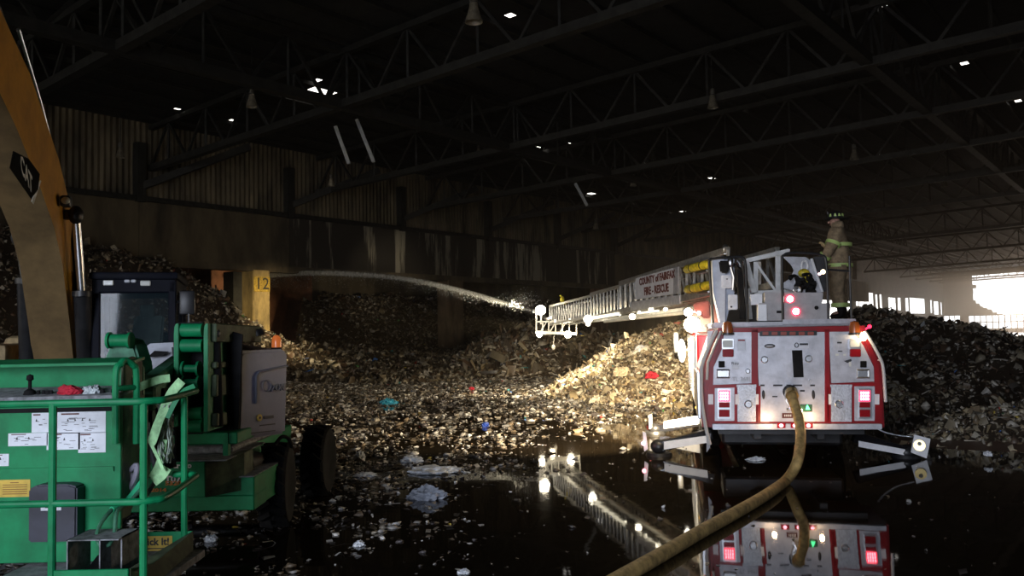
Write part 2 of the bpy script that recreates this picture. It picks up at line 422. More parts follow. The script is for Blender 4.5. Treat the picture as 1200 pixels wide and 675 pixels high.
for (x0, y0, x1, y1, Y, lab) in [(393, 148, 409, 192, 38, 'loose pale steel strut hanging above the wall, left one of a pair'), (418, 140, 438, 190, 37, 'loose pale steel strut hanging above the wall, right one of a pair'), (674, 215, 688, 241, 48, 'short pale strut hanging above the ladder')]:
    A = P(x0, y0, Y); B_ = P(x1, y1, Y); b = MB(); b.bar(A, B_, .16, .16)
    tag(b.build('hanging_strut', mat('pale_galvanised_steel', (.42, .42, .40), .5, .3, .1), loc=A), lab, 'strut')
# roof purlins under the deck
b = MB()
for k in range(34):
    v = 1.5+k*1.8
    for h_ in holes[:5]:
        if h_[2]-.25 < v < h_[3]+.25: v = h_[3]+.3
    b.bar(W(U0+1, v, rz(v)-.14), W(U1-1, v, rz(v)-.14), .1, .18)
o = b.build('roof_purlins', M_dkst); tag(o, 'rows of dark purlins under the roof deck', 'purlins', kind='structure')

# high bay lamps (unlit)
def bay_lamp(px, py, Y, s, lab, first=[None]):
    p = P(px, py, Y)
    if first[0] is None:
        r = empty('high_bay_lamp', Matrix.Translation(p), lab, 'lamp', 'unlit high bay lamps under the roof')
        g = mat('dusty_lamp_metal', (.20, .17, .12), .5, .3, .2)
        MB().lathe([(.09, .22), (.11, .2), (.12, .1), (.21, -.22), (.235, -.3), (.22, -.3), (.1, .05)], n=20).build('reflector', g, r)
        MB().lathe([(.05, .5), (.1, .47), (.11, .25), (.07, .22)], n=16).build('ballast', mat('lamp_ballast_metal', (.12, .11, .09), .5, .4, .2), r)
        MB().lathe([(.0, -.12), (.06, -.1), (.08, -.02), (.04, .1)], n=12).build('bulb', mat('cold_bulb_glass', (.5, .48, .42), .2, var=0), r)
        MB().cyl((0, 0, .5), (0, 0, 2.2), .018, n=6).build('hanging_rod', M_dkst, r)
        first[0] = r
    else:
        r = copy_tree(first[0]); tag(r, lab, 'lamp', 'unlit high bay lamps under the roof')
    r.location = p; r.scale = (s, s, s); return r
for a in [(555, 13, 21, 1., 'large unlit high bay lamp at the top edge of the view'), (835, 118, 33, 1., 'dusty unlit high bay lamp right of centre above the turntable'),
          (295, 117, 30, .9, 'dim unlit high bay lamp high above the pier with the number sign'), (1001, 180, 42, 1., 'unlit high bay lamp above the firefighter'),
          (388, 213, 41, .75, 'small bright unlit high bay lamp beside the wall siding'), (141, 178, 34, .8, 'dim unlit high bay lamp over the siding left of the first wall post'),
          (561, 178, 46, .9, 'small dim unlit high bay lamp left of the sky gaps'), (742, 213, 50, .9, 'faint unlit high bay lamp hanging between trusses above the ladder'),
          (698, 264, 62, 1., 'tiny unlit high bay lamp against the siding above the ladder'), (1107, 214, 60, 1., 'faint unlit high bay lamp at right of the firefighter')]:
    bay_lamp(*a)
# ================================================================ debris
def debris_mat():
    m = bpy.data.materials.new('wet_mixed_rubbish'); m.use_nodes = True; nt = m.node_tree; b = nt.nodes['Principled BSDF']
    a = nt.nodes.new('ShaderNodeAttribute'); a.attribute_name = 'Col'
    nt.links.new(a.outputs['Color'], b.inputs['Base Color'])
    b.inputs['Roughness'].default_value = .42; b.inputs['Specular IOR Level'].default_value = .5
    return m
M_deb = debris_mat()
PAL_DRY = np.array([(.10, .07, .045), (.16, .12, .08), (.05, .035, .025), (.26, .21, .14), (.40, .34, .24), (.07, .06, .05), (.20, .17, .13), (.55, .50, .42), (.13, .08, .05), (.30, .27, .22)])
PAL_WET = np.array([(.05, .04, .03), (.10, .08, .06), (.16, .13, .10), (.28, .26, .24), (.50, .48, .46), (.025, .02, .018), (.20, .15, .10), (.65, .63, .60), (.08, .07, .07), (.34, .30, .24)])
ACC = np.array([(.45, .05, .04), (.05, .15, .45), (.60, .45, .08), (.05, .35, .40), (.75, .75, .75), (.10, .30, .10)])

def rand_rot(n, flat):
    a = rng.uniform(0, 2*PI, n); t = rng.normal(0, flat, n); s = rng.normal(0, flat, n)
    ca, sa, ct, st, cs, ss = np.cos(a), np.sin(a), np.cos(t), np.sin(t), np.cos(s), np.sin(s)
    Rz = np.zeros((n, 3, 3)); Rx = np.zeros((n, 3, 3)); Ry = np.zeros((n, 3, 3))
    Rz[:, 0, 0] = ca; Rz[:, 0, 1] = -sa; Rz[:, 1, 0] = sa; Rz[:, 1, 1] = ca; Rz[:, 2, 2] = 1
    Rx[:, 0, 0] = 1; Rx[:, 1, 1] = ct; Rx[:, 1, 2] = -st; Rx[:, 2, 1] = st; Rx[:, 2, 2] = ct
    Ry[:, 1, 1] = 1; Ry[:, 0, 0] = cs; Ry[:, 0, 2] = ss; Ry[:, 2, 0] = -ss; Ry[:, 2, 2] = cs
    return Rz @ Rx @ Ry

def chips(pos, size, flat, pal, strip=.25, acc=.02, lump=.3, zs=1.):
    """pos (n,3): bent scraps, strips and crumpled lumps; returns verts, quads, tris, colours per vertex"""
    n = len(pos); kind = rng.random(n)
    Vs, Q, T, C = [], [], [], []; off = 0
    col = pal[rng.integers(0, len(pal), n)]*rng.uniform(.55, 1.35, (n, 1))
    k = rng.random(n) < acc; col[k] = ACC[rng.integers(0, len(ACC), k.sum())]
    R = rand_rot(n, flat)
    # sheets / strips: 3x2 grid bent
    I = np.where(kind >= lump)[0]; m = len(I)
    if m:
        w = size[I]*rng.uniform(.5, 1.1, m); h = size[I]*rng.uniform(.3, .9, m)
        st = rng.random(m) < strip; w[st] *= 2.0; h[st] *= .28
        L = np.zeros((m, 6, 3)); bend = rng.normal(0, .35, m)*size[I]
        xs = [-.5, 0, .5]
        for i in range(3):
            for j in range(2):
                L[:, i*2+j, 0] = xs[i]*w; L[:, i*2+j, 1] = (j-.5)*h; L[:, i*2+j, 2] = (bend if i == 1 else 0)
        L += rng.normal(0, .10, L.shape)*h[:, None, None]
        X = np.einsum('nij,nkj->nki', R[I], L)*np.array([1, 1, zs]) + pos[I][:, None, :]
        Vs.append(X.reshape(-1, 3)); base = off + np.arange(m)[:, None]*6
        Q.append(np.concatenate([base + np.array([[0, 2, 3, 1]]), base + np.array([[2, 4, 5, 3]])])); off += m*6
        C.append(np.repeat(col[I], 6, 0))
    I = np.where(kind < lump)[0]; m = len(I)
    if m:
        O = np.array([(1, 0, 0), (0, 1, 0), (-1, 0, 0), (0, -1, 0), (0, 0, 1), (0, 0, -1)], float)
        L = O[None]*size[I][:, None, None]*rng.uniform(.2, .6, (m, 1, 3)) + rng.normal(0, .14, (m, 6, 3))*size[I][:, None, None]
        X = np.einsum('nij,nkj->nki', R[I], L)*np.array([1, 1, zs]) + pos[I][:, None, :]
        Vs.append(X.reshape(-1, 3)); base = off + np.arange(m)[:, None]*6
        tr = [(0, 1, 4), (1, 2, 4), (2, 3, 4), (3, 0, 4), (1, 0, 5), (2, 1, 5), (3, 2, 5), (0, 3, 5)]
        T.append(np.concatenate([base + np.array([t]) for t in tr])); C.append(np.repeat(col[I], 6, 0))
    return np.concatenate(Vs), (np.concatenate(Q) if Q else np.zeros((0, 4), int)), (np.concatenate(T) if T else np.zeros((0, 3), int)), np.concatenate(C)

def np_mesh(name, verts, quads, tris, cols, mats, mi=None, smooth=False):
    me = bpy.data.meshes.new(name); nv = len(verts); nq, nt = len(quads), len(tris)
    me.vertices.add(nv); me.vertices.foreach_set('co', verts.astype(np.float32).ravel())
    me.loops.add(nq*4+nt*3); me.loops.foreach_set('vertex_index', np.concatenate([quads.ravel(), tris.ravel()]).astype(np.int32))
    me.polygons.add(nq+nt)
    st = np.concatenate([np.arange(nq)*4, nq*4+np.arange(nt)*3]).astype(np.int32)
    me.polygons.foreach_set('loop_start', st)
    for x in mats: me.materials.append(x)
    if mi is not None: me.polygons.foreach_set('material_index', mi.astype(np.int32))
    a = me.color_attributes.new('Col', 'FLOAT_COLOR', 'POINT')
    a.data.foreach_set('color', np.concatenate([cols, np.ones((nv, 1))], 1).astype(np.float32).ravel())
    me.update(calc_edges=True); me.validate()
    o = bpy.data.objects.new(name, me); COL.objects.link(o); return o

def fbm(x, y, s, seed=0):
    out = np.zeros(len(x))
    for i in range(len(x)):
        out[i] = mnoise.fractal(V((x[i]*s+seed, y[i]*s-seed, seed*.37)), .8, 2.1, 4)
    return out

def pile(name, hfun, x0, x1, y0, y1, res, n, size, pal, label, cat='rubbish pile', flat=.8, strip=.25, acc=.02, amp=.25, hmin=-.04, lump=.3, base=None, sizedist=None):
    nx = int((x1-x0)/res)+1; ny = int((y1-y0)/res)+1
    X, Y = np.meshgrid(np.linspace(x0, x1, nx), np.linspace(y0, y1, ny)); X = X.ravel(); Y = Y.ravel()
    N = fbm(X, Y, .55, 3.1); N2 = rng.normal(0, 1, len(X))
    H0 = hfun(X, Y); H = H0 + np.clip(H0, 0, 1)*(N*amp + N2*.045)
    H = np.maximum(H, -.25)
    keep = H.reshape(ny, nx); quads = []
    idx = np.arange(nx*ny).reshape(ny, nx)
    q = np.stack([idx[:-1, :-1], idx[:-1, 1:], idx[1:, 1:], idx[1:, :-1]], -1).reshape(-1, 4)
    q = q[(H[q].max(1) > hmin)]
    used = np.unique(q); remap = -np.ones(nx*ny, int); remap[used] = np.arange(len(used)); q = remap[q]
    bv = np.stack([X, Y, H], 1)[used]; bc = np.tile(np.array([base if base else (.055, .04, .028)]), (len(used), 1))
    # chips on the surface
    px = rng.uniform(x0, x1, n*4); py = rng.uniform(y0, y1, n*4)
    fx = (px-x0)/(x1-x0)*(nx-1); fy = (py-y0)/(y1-y0)*(ny-1); ix = np.minimum(fx.astype(int), nx-2); iy = np.minimum(fy.astype(int), ny-2)
    tx, ty = fx-ix, fy-iy
    h = keep[iy, ix]*(1-tx)*(1-ty)+keep[iy, ix+1]*tx*(1-ty)+keep[iy+1, ix]*(1-tx)*ty+keep[iy+1, ix+1]*tx*ty
    ok = h > max(hmin, -.02)
    px, py, h = px[ok][:n], py[ok][:n], h[ok][:n]; k = len(px)
    sz = size*np.minimum(np.exp(rng.normal(0, .5, k)), 2.6); 
    if sizedist is not None: sz *= sizedist(px, py)
    pos = np.stack([px, py, np.maximum(h, 0)+sz*.12], 1)
    v, cq, ct, cc = chips(pos, sz, flat, pal, strip, acc, lump)
    nb = len(bv)
    o = np_mesh(name, np.concatenate([bv, v]), np.concatenate([q, cq+nb]), ct+nb, np.concatenate([bc, cc]), [M_deb])
    return tag(o, label, cat, kind='stuff')

def mound(X, Y, cx, cy, rx, ry, h, p=1.5, rot=0.):
    c, s = math.cos(rot), math.sin(rot); dx, dy = X-cx, Y-cy
    a = (dx*c+dy*s)/rx; b_ = (-dx*s+dy*c)/ry
    return h*np.clip(1-(a*a+b_*b_)**(p/2), -.5, 1)
def uvn(X, Y): return (X-W0.x)*WD.x+(Y-W0.y)*WD.y, (X-W0.x)*WN.x+(Y-W0.y)*WN.y

# rubbish heaped against the left wall and inside its bays
def h_left(X, Y):
    u, v = uvn(X, Y)
    t = np.clip((8.0-v)/6.5, 0, 1); top = np.interp(u, [-30, -14, -11, -7, -5, -3, 0, 4, 8], [7.2, 6.9, 6.5, 5.2, 4.2, 2.6, .7, .5, 0])
    h = top*t*t*(3-2*t) - .12
    h = np.where(u > 7.5, -.4, h)
    return h
pile('rubbish_pile', h_left, -32, -6, 26, 50, .35, 30000, .15, PAL_DRY, 'tall brown rubbish pile behind the excavator cab, against the left wall', flat=.9, amp=.6, acc=.006)
def h_mid(X, Y):
    u, v = uvn(X, Y)
    t = np.clip((2.5-v)/10, 0, 1)
    inside = 5.0*t*t*(3-2*t)*(np.clip((u-1)/3, 0, 1))
    rg = 1.0 + .35*np.sin(u*.35+1)
    front = np.clip((17.5-v)/15, 0, 1)*1.1*rg
    return np.where(u > -6, np.maximum(inside, front) - .12 + mound(X, Y, -8, 47, 4, 4, 0, 1), -.4)*np.where(u > 45, np.clip((60-u)/15, 0, 1), 1)
pile('rubbish_pile', h_mid, -14, 22, 34, 80, .5, 60000, .16, PAL_DRY*.62, 'dim grey rubbish spread below the arc of the water jet, filling the wall bays', flat=.9, amp=.5, acc=.006)  # palette darkened so this pile looks dimly lit
def h_brush(X, Y): return np.maximum(mound(X, Y, .6, 42, 4.2, 4.5, 2.2, 1.3), mound(X, Y, 4.5, 44, 3.5, 4, 1.7, 1.3))
pile('brush_heap', h_brush, -5, 10, 36, 50, .3, 9000, .30, PAL_DRY*.85, 'brown brushy heap of branches and strips right under the ladder tip', flat=1.1, strip=.75, amp=.5, lump=.1)
# ridge behind the truck
def h_ridge(X, Y):
    a = mound(X, Y, 7.6, 28, 6.6, 7.5, 2.75, 1.35); b_ = mound(X, Y, 13.0, 28.5, 5.2, 9, 2.6, 1.5)
    c = mound(X, Y, 20, 29, 8, 10, 1.0, 1.4); d = mound(X, Y, 27, 31, 9, 11, .8, 1.4)
    return np.maximum(np.maximum(a, b_), np.maximum(c, d)) - .05
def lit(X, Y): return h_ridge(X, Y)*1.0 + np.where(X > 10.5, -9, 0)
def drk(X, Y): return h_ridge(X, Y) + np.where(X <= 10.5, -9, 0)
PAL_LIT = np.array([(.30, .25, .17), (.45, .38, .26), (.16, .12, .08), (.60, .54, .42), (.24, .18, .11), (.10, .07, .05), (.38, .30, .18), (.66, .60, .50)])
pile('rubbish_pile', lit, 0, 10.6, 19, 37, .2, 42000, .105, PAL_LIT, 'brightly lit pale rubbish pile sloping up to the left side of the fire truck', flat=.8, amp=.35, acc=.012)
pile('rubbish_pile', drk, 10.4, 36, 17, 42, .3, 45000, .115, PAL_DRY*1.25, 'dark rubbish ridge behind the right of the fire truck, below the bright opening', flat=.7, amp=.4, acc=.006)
def h_near(X, Y): return np.maximum(mound(X, Y, 10.0, 15.1, 2.6, 1.5, .72, 1.3), mound(X, Y, 13.5, 15.6, 3, 1.8, .75, 1.3))
pile('rubbish_pile', h_near, 6.5, 17, 12.5, 18, .12, 7000, .10, PAL_LIT*.9, 'small tangled rubbish heap at the right edge, on the mud bank', flat=.9, strip=.5, amp=.5)
# mud bank
def h_mud(X, Y): return mound(X, Y, 11.6, 14.6, 4.9, 1.9, .14, 1.6) + .0
pile('mud_bank', h_mud, 6, 18, 12, 18.5, .15, 260, .08, PAL_LIT, 'low brown mud bank at the water edge beside the right outrigger', cat='mud', amp=.2, base=(.16, .09, .06))

# floating and sunken rubbish over the flooded floor
def edge_x(Y):          # right-hand limit of the rubbish carpet
    return np.interp(Y, [6, 9, 12, 15, 18, 20, 22, 26, 40], [-1.9, -1.5, -1.1, -.5, 1.0, 3.2, 6.0, 7.5, 12])
def carpet(n, y0, y1, size, flat, pal, name, label, powy, acc=.008, zoff=.0):
    Y = y0 + (y1-y0)*rng.random(n*4)**powy; X = rng.uniform(-22, 12, n*4)
    vis = np.abs(X/Y) < .72
    e = edge_x(Y); nz = fbm(X, Y, .45, 9.); nz2 = fbm(X, Y, 1.5, 4.)
    d = (e - X)/1.6 + nz*1.1
    dens = 1/(1+np.exp(-d*2.5))*np.clip(np.where(Y < 17, .62, .42)+nz2*1.0+np.maximum(Y-16, -2)*.022, .03, 1)
    ok = vis & (rng.random(n*4) < dens)
    X, Y = X[ok][:n], Y[ok][:n]; k = len(X)
    s = size*np.minimum(np.exp(rng.normal(0, .55, k)), 2.6)
    pos = np.stack([X, Y, s*rng.uniform(.02, .14, k)+zoff], 1)
    v, q, t, c = chips(pos, s, flat, pal, .2, acc, .35, .5)
    return tag(np_mesh(name, v, q, t, c, [M_deb]), label, 'floating rubbish', kind='stuff')
carpet(48000, 13.5, 38, .085, .35, PAL_WET, 'floating_rubbish', 'thick carpet of wet scraps floating on the black water between lift and fire truck', 1.0)
carpet(15000, 6.0, 14.5, .055, .35, PAL_WET, 'floating_rubbish', 'scattered small wet scraps on the dark floor beside the lift wheels', .8)
# sparse bits on the open water
n = 900; Y = rng.uniform(6.2, 24, n); X = rng.uniform(-.7, .7, n)*Y; ok = X > edge_x(Y)-.5
pos = np.stack([X[ok], Y[ok], np.full(ok.sum(), .006)], 1)
v, q, t, c = chips(pos, .035*np.exp(rng.normal(0, .45, ok.sum())), .12, PAL_WET*1.2, .1, .02, .2)
tag(np_mesh('floating_specks', v, q, t, c, [M_deb]), 'sparse tiny specks of litter on the open black water around the hose', 'litter', kind='stuff')

def crumple(name, p, size, material, label, cat, seed=0, cfreq=2.2, amp=.35):
    bm = bmesh.new(); bmesh.ops.create_icosphere(bm, subdivisions=4, radius=1)
    for v in bm.verts:
        q = v.co.copy(); r = 1 + amp*mnoise.fractal(q*cfreq + V((seed, seed*2, 0)), .6, 2.2, 4) + .18*abs(mnoise.noise(q*5+V((seed, 0, 3))))
        v.co = V((q.x*size[0]*r, q.y*size[1]*r, max(q.z, -.25)*size[2]*r))
    b = MB().bm(bm); o = b.build(name, material, loc=None, angle=25); o.location = p; return tag(o, label, cat)
for i, (px, py, w, h, mt, nm, lab, cat, z) in enumerate([
  (455, 474, 18, 10, M_bluec, 'blue_bag', 'bright blue plastic bag on the rubbish carpet, left of centre', 'bag', 0),
  (510, 553, 56, 10, M_whpl, 'white_bag', 'flat white plastic sheet floating beside the dark water, largest pale piece', 'bag', 0),
  (482, 541, 24, 10, M_whpl, 'white_bag', 'small white bag just above the flat white sheet', 'bag', 0),
  (421, 540, 12, 16, M_whpl, 'white_bag', 'upright torn white bag right of the lift tyre', 'bag', 0),
  (429, 558, 24, 6, M_whpl, 'white_sheet', 'thin white sheet in front of the upright torn bag', 'sheet', 0),
  (500, 584, 38, 20, M_gypl, 'grey_bag', 'crumpled grey bag alone in the dark water, in front of the white sheet', 'bag', 0),
  (569, 500, 9, 7, mat('deep_blue_plastic', (.02, .06, .35), .5, var=.1), 'blue_scrap', 'small deep blue scrap near the water edge at centre', 'scrap', 0),
  (702, 472, 20, 12, mat('cream_foam', (.7, .62, .48), .6, var=.15), 'foam_block', 'cream foam block at the foot of the bright pile', 'block', 0),
  (886, 539, 20, 5, M_whpl, 'white_sheet', 'small pale scrap floating behind the fire truck left of the hose', 'sheet', 0),
  (421, 639, 12, 7, M_whpl, 'white_scrap', 'white scrap at the bottom edge, left of centre on dark floor', 'scrap', 0),
  (553, 457, 6, 5, M_redc, 'red_scrap', 'tiny red scrap on the far part of the rubbish carpet', 'scrap', 0),
  (543, 671, 14, 5, M_whpl, 'white_scrap', 'white scrap cut by the bottom edge in the middle of the floor', 'scrap', 0),
  (247, 634, 14, 10, M_whpl, 'white_scrap', 'crumpled whitish scrap beside the lift basket toe board', 'scrap', 0),
  (1158, 533, 8, 6, M_whpl, 'white_cup', 'small white cup on the mud bank at right', 'cup', .1)]):
    g = G(px, py, z); s = g.y/960
    crumple(nm, g + V((0, 0, .0)), (w*s*.5, max(w*s*.35, .06), h*s*.62), mt, lab, cat, i*1.7, amp=.45)
for i, (px, py, Y, r, mt, nm, lab) in enumerate([(763, 420, 23.6, .14, M_redc, 'red_bag', 'red bag on the bright rubbish pile'), (752, 398, 26, .16, M_whpl, 'pale_bag', 'round pale bag near the crest of the bright pile'), (728, 424, 24.6, .2, mat('beige_foam', (.6, .5, .35), .7, var=.1), 'foam_lump', 'beige lump halfway up the bright pile')]):
    p = P(px, py, Y); z = float(h_ridge(np.array([p.x]), np.array([p.y]))[0]); p.z = z+r*.5
    crumple(nm, p, (r*1.2, r, r), mt, lab, 'bag' if 'bag' in nm else 'lump', 30+i)

# ================================================================ water jet
def jet():
    pts = []; pxs = [(626, 365, 26.9), (600, 358, 29), (570, 349, 31.5), (540, 341, 34), (500, 331.5, 37), (460, 325, 40), (420, 321.5, 43.5), (380, 320, 46.5), (345, 320.5, 49), (312, 323, 51.5), (290, 327, 53)]
    path = smooth_path([P(*a) for a in pxs], 5); n = len(path)
    def stream(rs, dens, nm):
        m = bpy.data.materials.new(nm); m.use_nodes = True; nt = m.node_tree; b = nt.nodes['Principled BSDF']
        b.inputs['Base Color'].default_value = (.85, .85, .80, 1); b.inputs['Roughness'].default_value = .5
        tc = nt.nodes.new('ShaderNodeTexCoord'); nz = nt.nodes.new('ShaderNodeTexNoise'); nz.inputs['Scale'].default_value = 5; nz.inputs['Detail'].default_value = 8; nz.inputs['Roughness'].default_value = .8
        nt.links.new(tc.outputs['Object'], nz.inputs['Vector'])
        lw_ = nt.nodes.new('ShaderNodeLayerWeight'); lw_.inputs['Blend'].default_value = .5
        inv = nt.nodes.new('ShaderNodeMath'); inv.operation = 'SUBTRACT'; inv.inputs[0].default_value = 1.; nt.links.new(lw_.outputs['Facing'], inv.inputs[1])
        mr = nt.nodes.new('ShaderNodeMapRange'); mr.inputs['From Min'].default_value = .35; mr.inputs['From Max'].default_value = .7; mr.inputs['To Min'].default_value = dens*.3; mr.inputs['To Max'].default_value = dens
        nt.links.new(nz.outputs['Fac'], mr.inputs['Value'])
        mu = nt.nodes.new('ShaderNodeMath'); mu.operation = 'MULTIPLY'; nt.links.new(inv.outputs[0], mu.inputs[0]); nt.links.new(mr.outputs[0], mu.inputs[1])
        nt.links.new(mu.outputs[0], b.inputs['Alpha'])
        return m
    r1 = [.06+.17*(i/n)**.8 for i in range(n)]
    root = empty('water_jet', Matrix.Translation(path[0]), 'long arching white jet of water from the ladder tip to the left wall', 'water jet'); root['kind'] = 'stuff'
    MB().tube(path, r1, 12).build('stream', stream(r1, 1.3, 'solid_water_stream'), root, world=True)
    # falling spray under the far half of the arc
    k = 2600; t = rng.random(k)**.6; ii = np.minimum((t*(n-1)).astype(int), n-2); A = np.array([tuple(p) for p in path])
    pos = A[ii] + (A[ii+1]-A[ii])*rng.random((k, 1)); drop = np.abs(rng.normal(0, 1, k))*t*.55
    pos[:, 2] -= drop; pos[:, :2] += rng.normal(0, .12, (k, 2))*t[:, None]
    pos -= A[0]
    v, q, tt, c = chips(pos, .012+.018*rng.random(k), 1.5, np.array([(.8, .8, .78)]), 0, 0, 1.)
    o = np_mesh('spray', v, q, tt, c, [mat('water_droplets', (.8, .8, .78), .2, var=0)]); o.parent = root
    # burst of spray lit beside the nozzle
    k = 450; c0 = np.array(tuple(P(612, 354, 27.5))) - A[0]; pos = c0 + rng.normal(0, 1, (k, 3))*np.array([.30, .4, .20])
    v, q, tt, c = chips(pos, .012+.02*rng.random(k), 1.5, np.array([(.8, .8, .78)]), 0, 0, 1.)
    o = np_mesh('nozzle_mist', v, q, tt, c, [mat('water_droplets', (.8, .8, .78), .2, var=0)]); o.parent = root
jet()
# ================================================================ fire truck (local frame: x right, y forward away from the camera, z up)
HD = math.radians(11); TO = P(929.6, 552, 11.7); TO.z = 0
TM = Matrix.Translation(TO) @ Matrix.Rotation(-HD, 4, 'Z'); TMI = TM.inverted()
truck = empty('fire_truck', TM, 'red and aluminium aerial ladder fire truck standing in black water, rear towards the camera', 'fire truck')
def TR(px, py, yl):
    o = TMI @ CAM; d = (TMI.to_3x3() @ ray(px, py)); t = (yl-o.y)/d.y; return o + d*t
def TL(x, y, z): return V((x, y, z))
def plate(b, pts, y, th, m=0, bev=0.):     # pixel polygon on the plane y, pushed forward to the camera by th
    b.prism([TR(px, py, y) for px, py in pts], (0, -th, 0), m=m, bev=bev); return b
def rectp(b, x0, y0, x1, y1, y, th, m=0, bev=0.): return plate(b, [(x0, y0), (x1, y0), (x1, y1), (x0, y1)], y, th, m, bev)

# body shell (with side walls), inner tail recess
b = MB()
out = [(-1.24, .66), (1.24, .66), (1.24, 1.5), (1.03, 2.06), (-1.03, 2.06), (-1.24, 1.5)]
b.prism([(x, .02, z) for x, z in out], (0, 1.2, 0), bev=.01)
b.bb((-1.24, 1.2, .72), (1.24, 7.6, 2.0), .03)
b.build('body', M_red, truck)
# left and right side compartments with roll-up doors
for sx, lab in ((-1, 'chrome-bright left side compartments'), (1, 'right side compartments')):
    b = MB()
    for k in range(4):
        y0 = 1.3+k*1.55; b.bb((sx*1.24, y0, .8), (sx*1.275, y0+1.45, 1.95), .01)
        for j in range(16): b.bb((sx*1.275, y0+.06, .86+j*.066), (sx*1.285, y0+1.39, .90+j*.066))
    b.build('roll_up_door', M_chr, truck)
b = MB(); b.bb((-1.29, .05, .78), (-1.242, 1.15, 1.46), .008); b.build('side_panel', M_chr, truck)
# cab far ahead
b = MB(); b.prism([(-1.2, 7.9, .6), (-1.2, 10.4, .6), (-1.2, 10.5, 1.5), (-1.2, 10.2, 2.6), (-1.2, 7.9, 2.7)], (2.4, 0, 0), bev=.04)
cab = b.build('cab', M_red, truck)
for p_, q_ in (((-1.21, 8.2, 1.5), (-1.20, 9.0, 2.3)), ((-1.21, 9.2, 1.5), (-1.20, 10.0, 2.3)), ((1.2, 8.2, 1.5), (1.21, 9.0, 2.3))): b = MB(); b.bb(p_, q_); b.build('cab_window', M_bkg, cab)
b = MB(); b.bb((-1.0, 10.36, 1.5), (1.0, 10.37, 2.3)); b.build('cab_window', M_bkg, cab)
b = MB(); b.bb((-1.6, 9.4, 1.45), (-1.45, 9.5, 2.0), .03, seg=2); b.tube([(-1.2, 9.5, 2.1), (-1.4, 9.5, 2.1), (-1.5, 9.45, 1.9)], .02); b.build('side_mirror', M_chr, truck)
for (x, y) in ((-1.0, 2.9), (1.0, 2.9), (-1.0, 4.3), (1.0, 4.3), (-1.0, 9.2), (1.0, 9.2)):
    b = MB(); M = Matrix.Translation((x, y, .52)) @ Matrix.Rotation(PI/2, 4, 'Y')
    b.lathe([(.28, -.15), (.46, -.16), (.52, -.12), (.52, .12), (.46, .16), (.28, .15)], M, 28)
    w = b.build('wheel', M_blk, truck)
    b = MB(); b.lathe([(.0, -.06), (.1, -.10), (.14, -.04), (.27, -.02), (.28, -.13), (.28, .13), (.27, .02), (0, .06)], M, 20); b.build('rim', M_chr, w)
b = MB(); b.bb((-.5, .3, .45), (-.38, 10, .7), .01); b.bb((.38, .3, .45), (.5, 10, .7), .01); b.bb((-.9, 1.2, .25), (.9, 2.2, .6), .04); b.bb((-1.0, .15, .55), (1.0, .3, .66)); b.build('chassis_frame', M_bkm, truck)
b = MB(); b.bb((-.45, 2.3, .4), (.45, 3.4, .64), .05); b.build('rear_axle', M_bkm, truck)

# tail: red frame, aluminium panels
b = MB()
plate(b, [(841, 384.5), (1013, 381.5), (1014, 388.5), (841, 389.5)], 0, .03)
plate(b, [(845.6, 387), (848.5, 387), (836, 430), (835.5, 451), (829.8, 451), (829.8, 430)], 0, .03)
plate(b, [(1013.5, 387), (1010, 387), (1023.8, 431), (1024, 451), (1030.5, 451), (1029.3, 430)], 0, .03)
rectp(b, 880.4, 386, 888, 494, 0, .03); rectp(b, 966, 386, 971.5, 494, 0, .03); 
plate(b, [(829.8, 451), (888, 449.5), (888, 453), (829.8, 455)], 0, .034); plate(b, [(967, 449.5), (1031, 448), (1031, 452), (967, 453)], 0, .034)
rectp(b, 830, 452, 837.5, 494, 0, .03); rectp(b, 860.5, 452, 863.5, 494, 0, .03); rectp(b, 885, 452, 891, 494, 0, .03)
rectp(b, 968.5, 452, 973, 494, 0, .03); rectp(b, 998, 452, 1000.5, 494, 0, .03); rectp(b, 1024.5, 452, 1033, 494, 0, .03)
b.build('red_trim', M_red, truck)
b = MB(); plate(b, [(860, 388.5), (880.2, 388.5), (882, 449), (835.5, 451), (835.8, 431), (846.5, 408), (848.5, 389.5)], 0, .022, bev=.004)
b.build('upper_left_panel', M_pan, truck)
b = MB(); plate(b, [(971, 387), (998, 387), (1011.5, 405), (1023.5, 430), (1024, 447), (974, 449)], 0, .022, bev=.004)
b.build('upper_right_panel', M_pan, truck)
b = MB(); plate(b, [(886.5, 390), (966, 389), (970, 494), (891, 494)], 0, .012, bev=.003); cp = b.build('centre_panel', M_pan, truck)
b = MB(); plate(b, [(919.5, 395), (963, 394), (966.5, 446), (921.5, 447)], -.012, .012, bev=.004); plate(b, [(888, 395), (917, 395), (919, 447), (889.5, 448)], -.012, .010, bev=.004)
b.build('hatch', M_pan, truck)
b = MB(); plate(b, [(928, 410.5), (940, 410.3), (941.8, 442), (930, 442.3)], -.026, .006, bev=.001); b.build('black_vent', M_blk, truck)['label'] = 'black rectangular vent'
# lower panels with diamond plate doors
for (x0, x1, n) in ((864, 885.5, 0), (973.5, 997.5, 1)):
    b = MB(); rectp(b, x0, 451.5, x1, 494, 0, .035, bev=.004); rectp(b, x0-1, 450.5, x1+.5, 453.5, -.01, .035)
    d = b.build('lower_door', M_dia, truck)
def latch(cx, cy, r, y, par, nm='round_latch'):
    c = TR(cx, cy, y); M = Matrix.Translation(c) @ Matrix.Rotation(PI/2, 4, 'X')
    b = MB(); b.lathe([(r, 0), (r, .012), (r*.85, .02), (r*.7, .008), (r*.3, .008), (r*.25, .022), (0, .024)], M, 20)
    b.bar(c+V((-r*.6, -.018, r*.3)), c+V((r*.6, -.018, -r*.3)), .012, .02); return b.build(nm, M_chr, par)
latch(877, 473.7, .058, -.036, truck); latch(983.3, 473.7, .058, -.036, truck)
latch(895.8, 421.5, .052, -.02, truck); latch(947.5, 420.5, .052, -.024, truck)
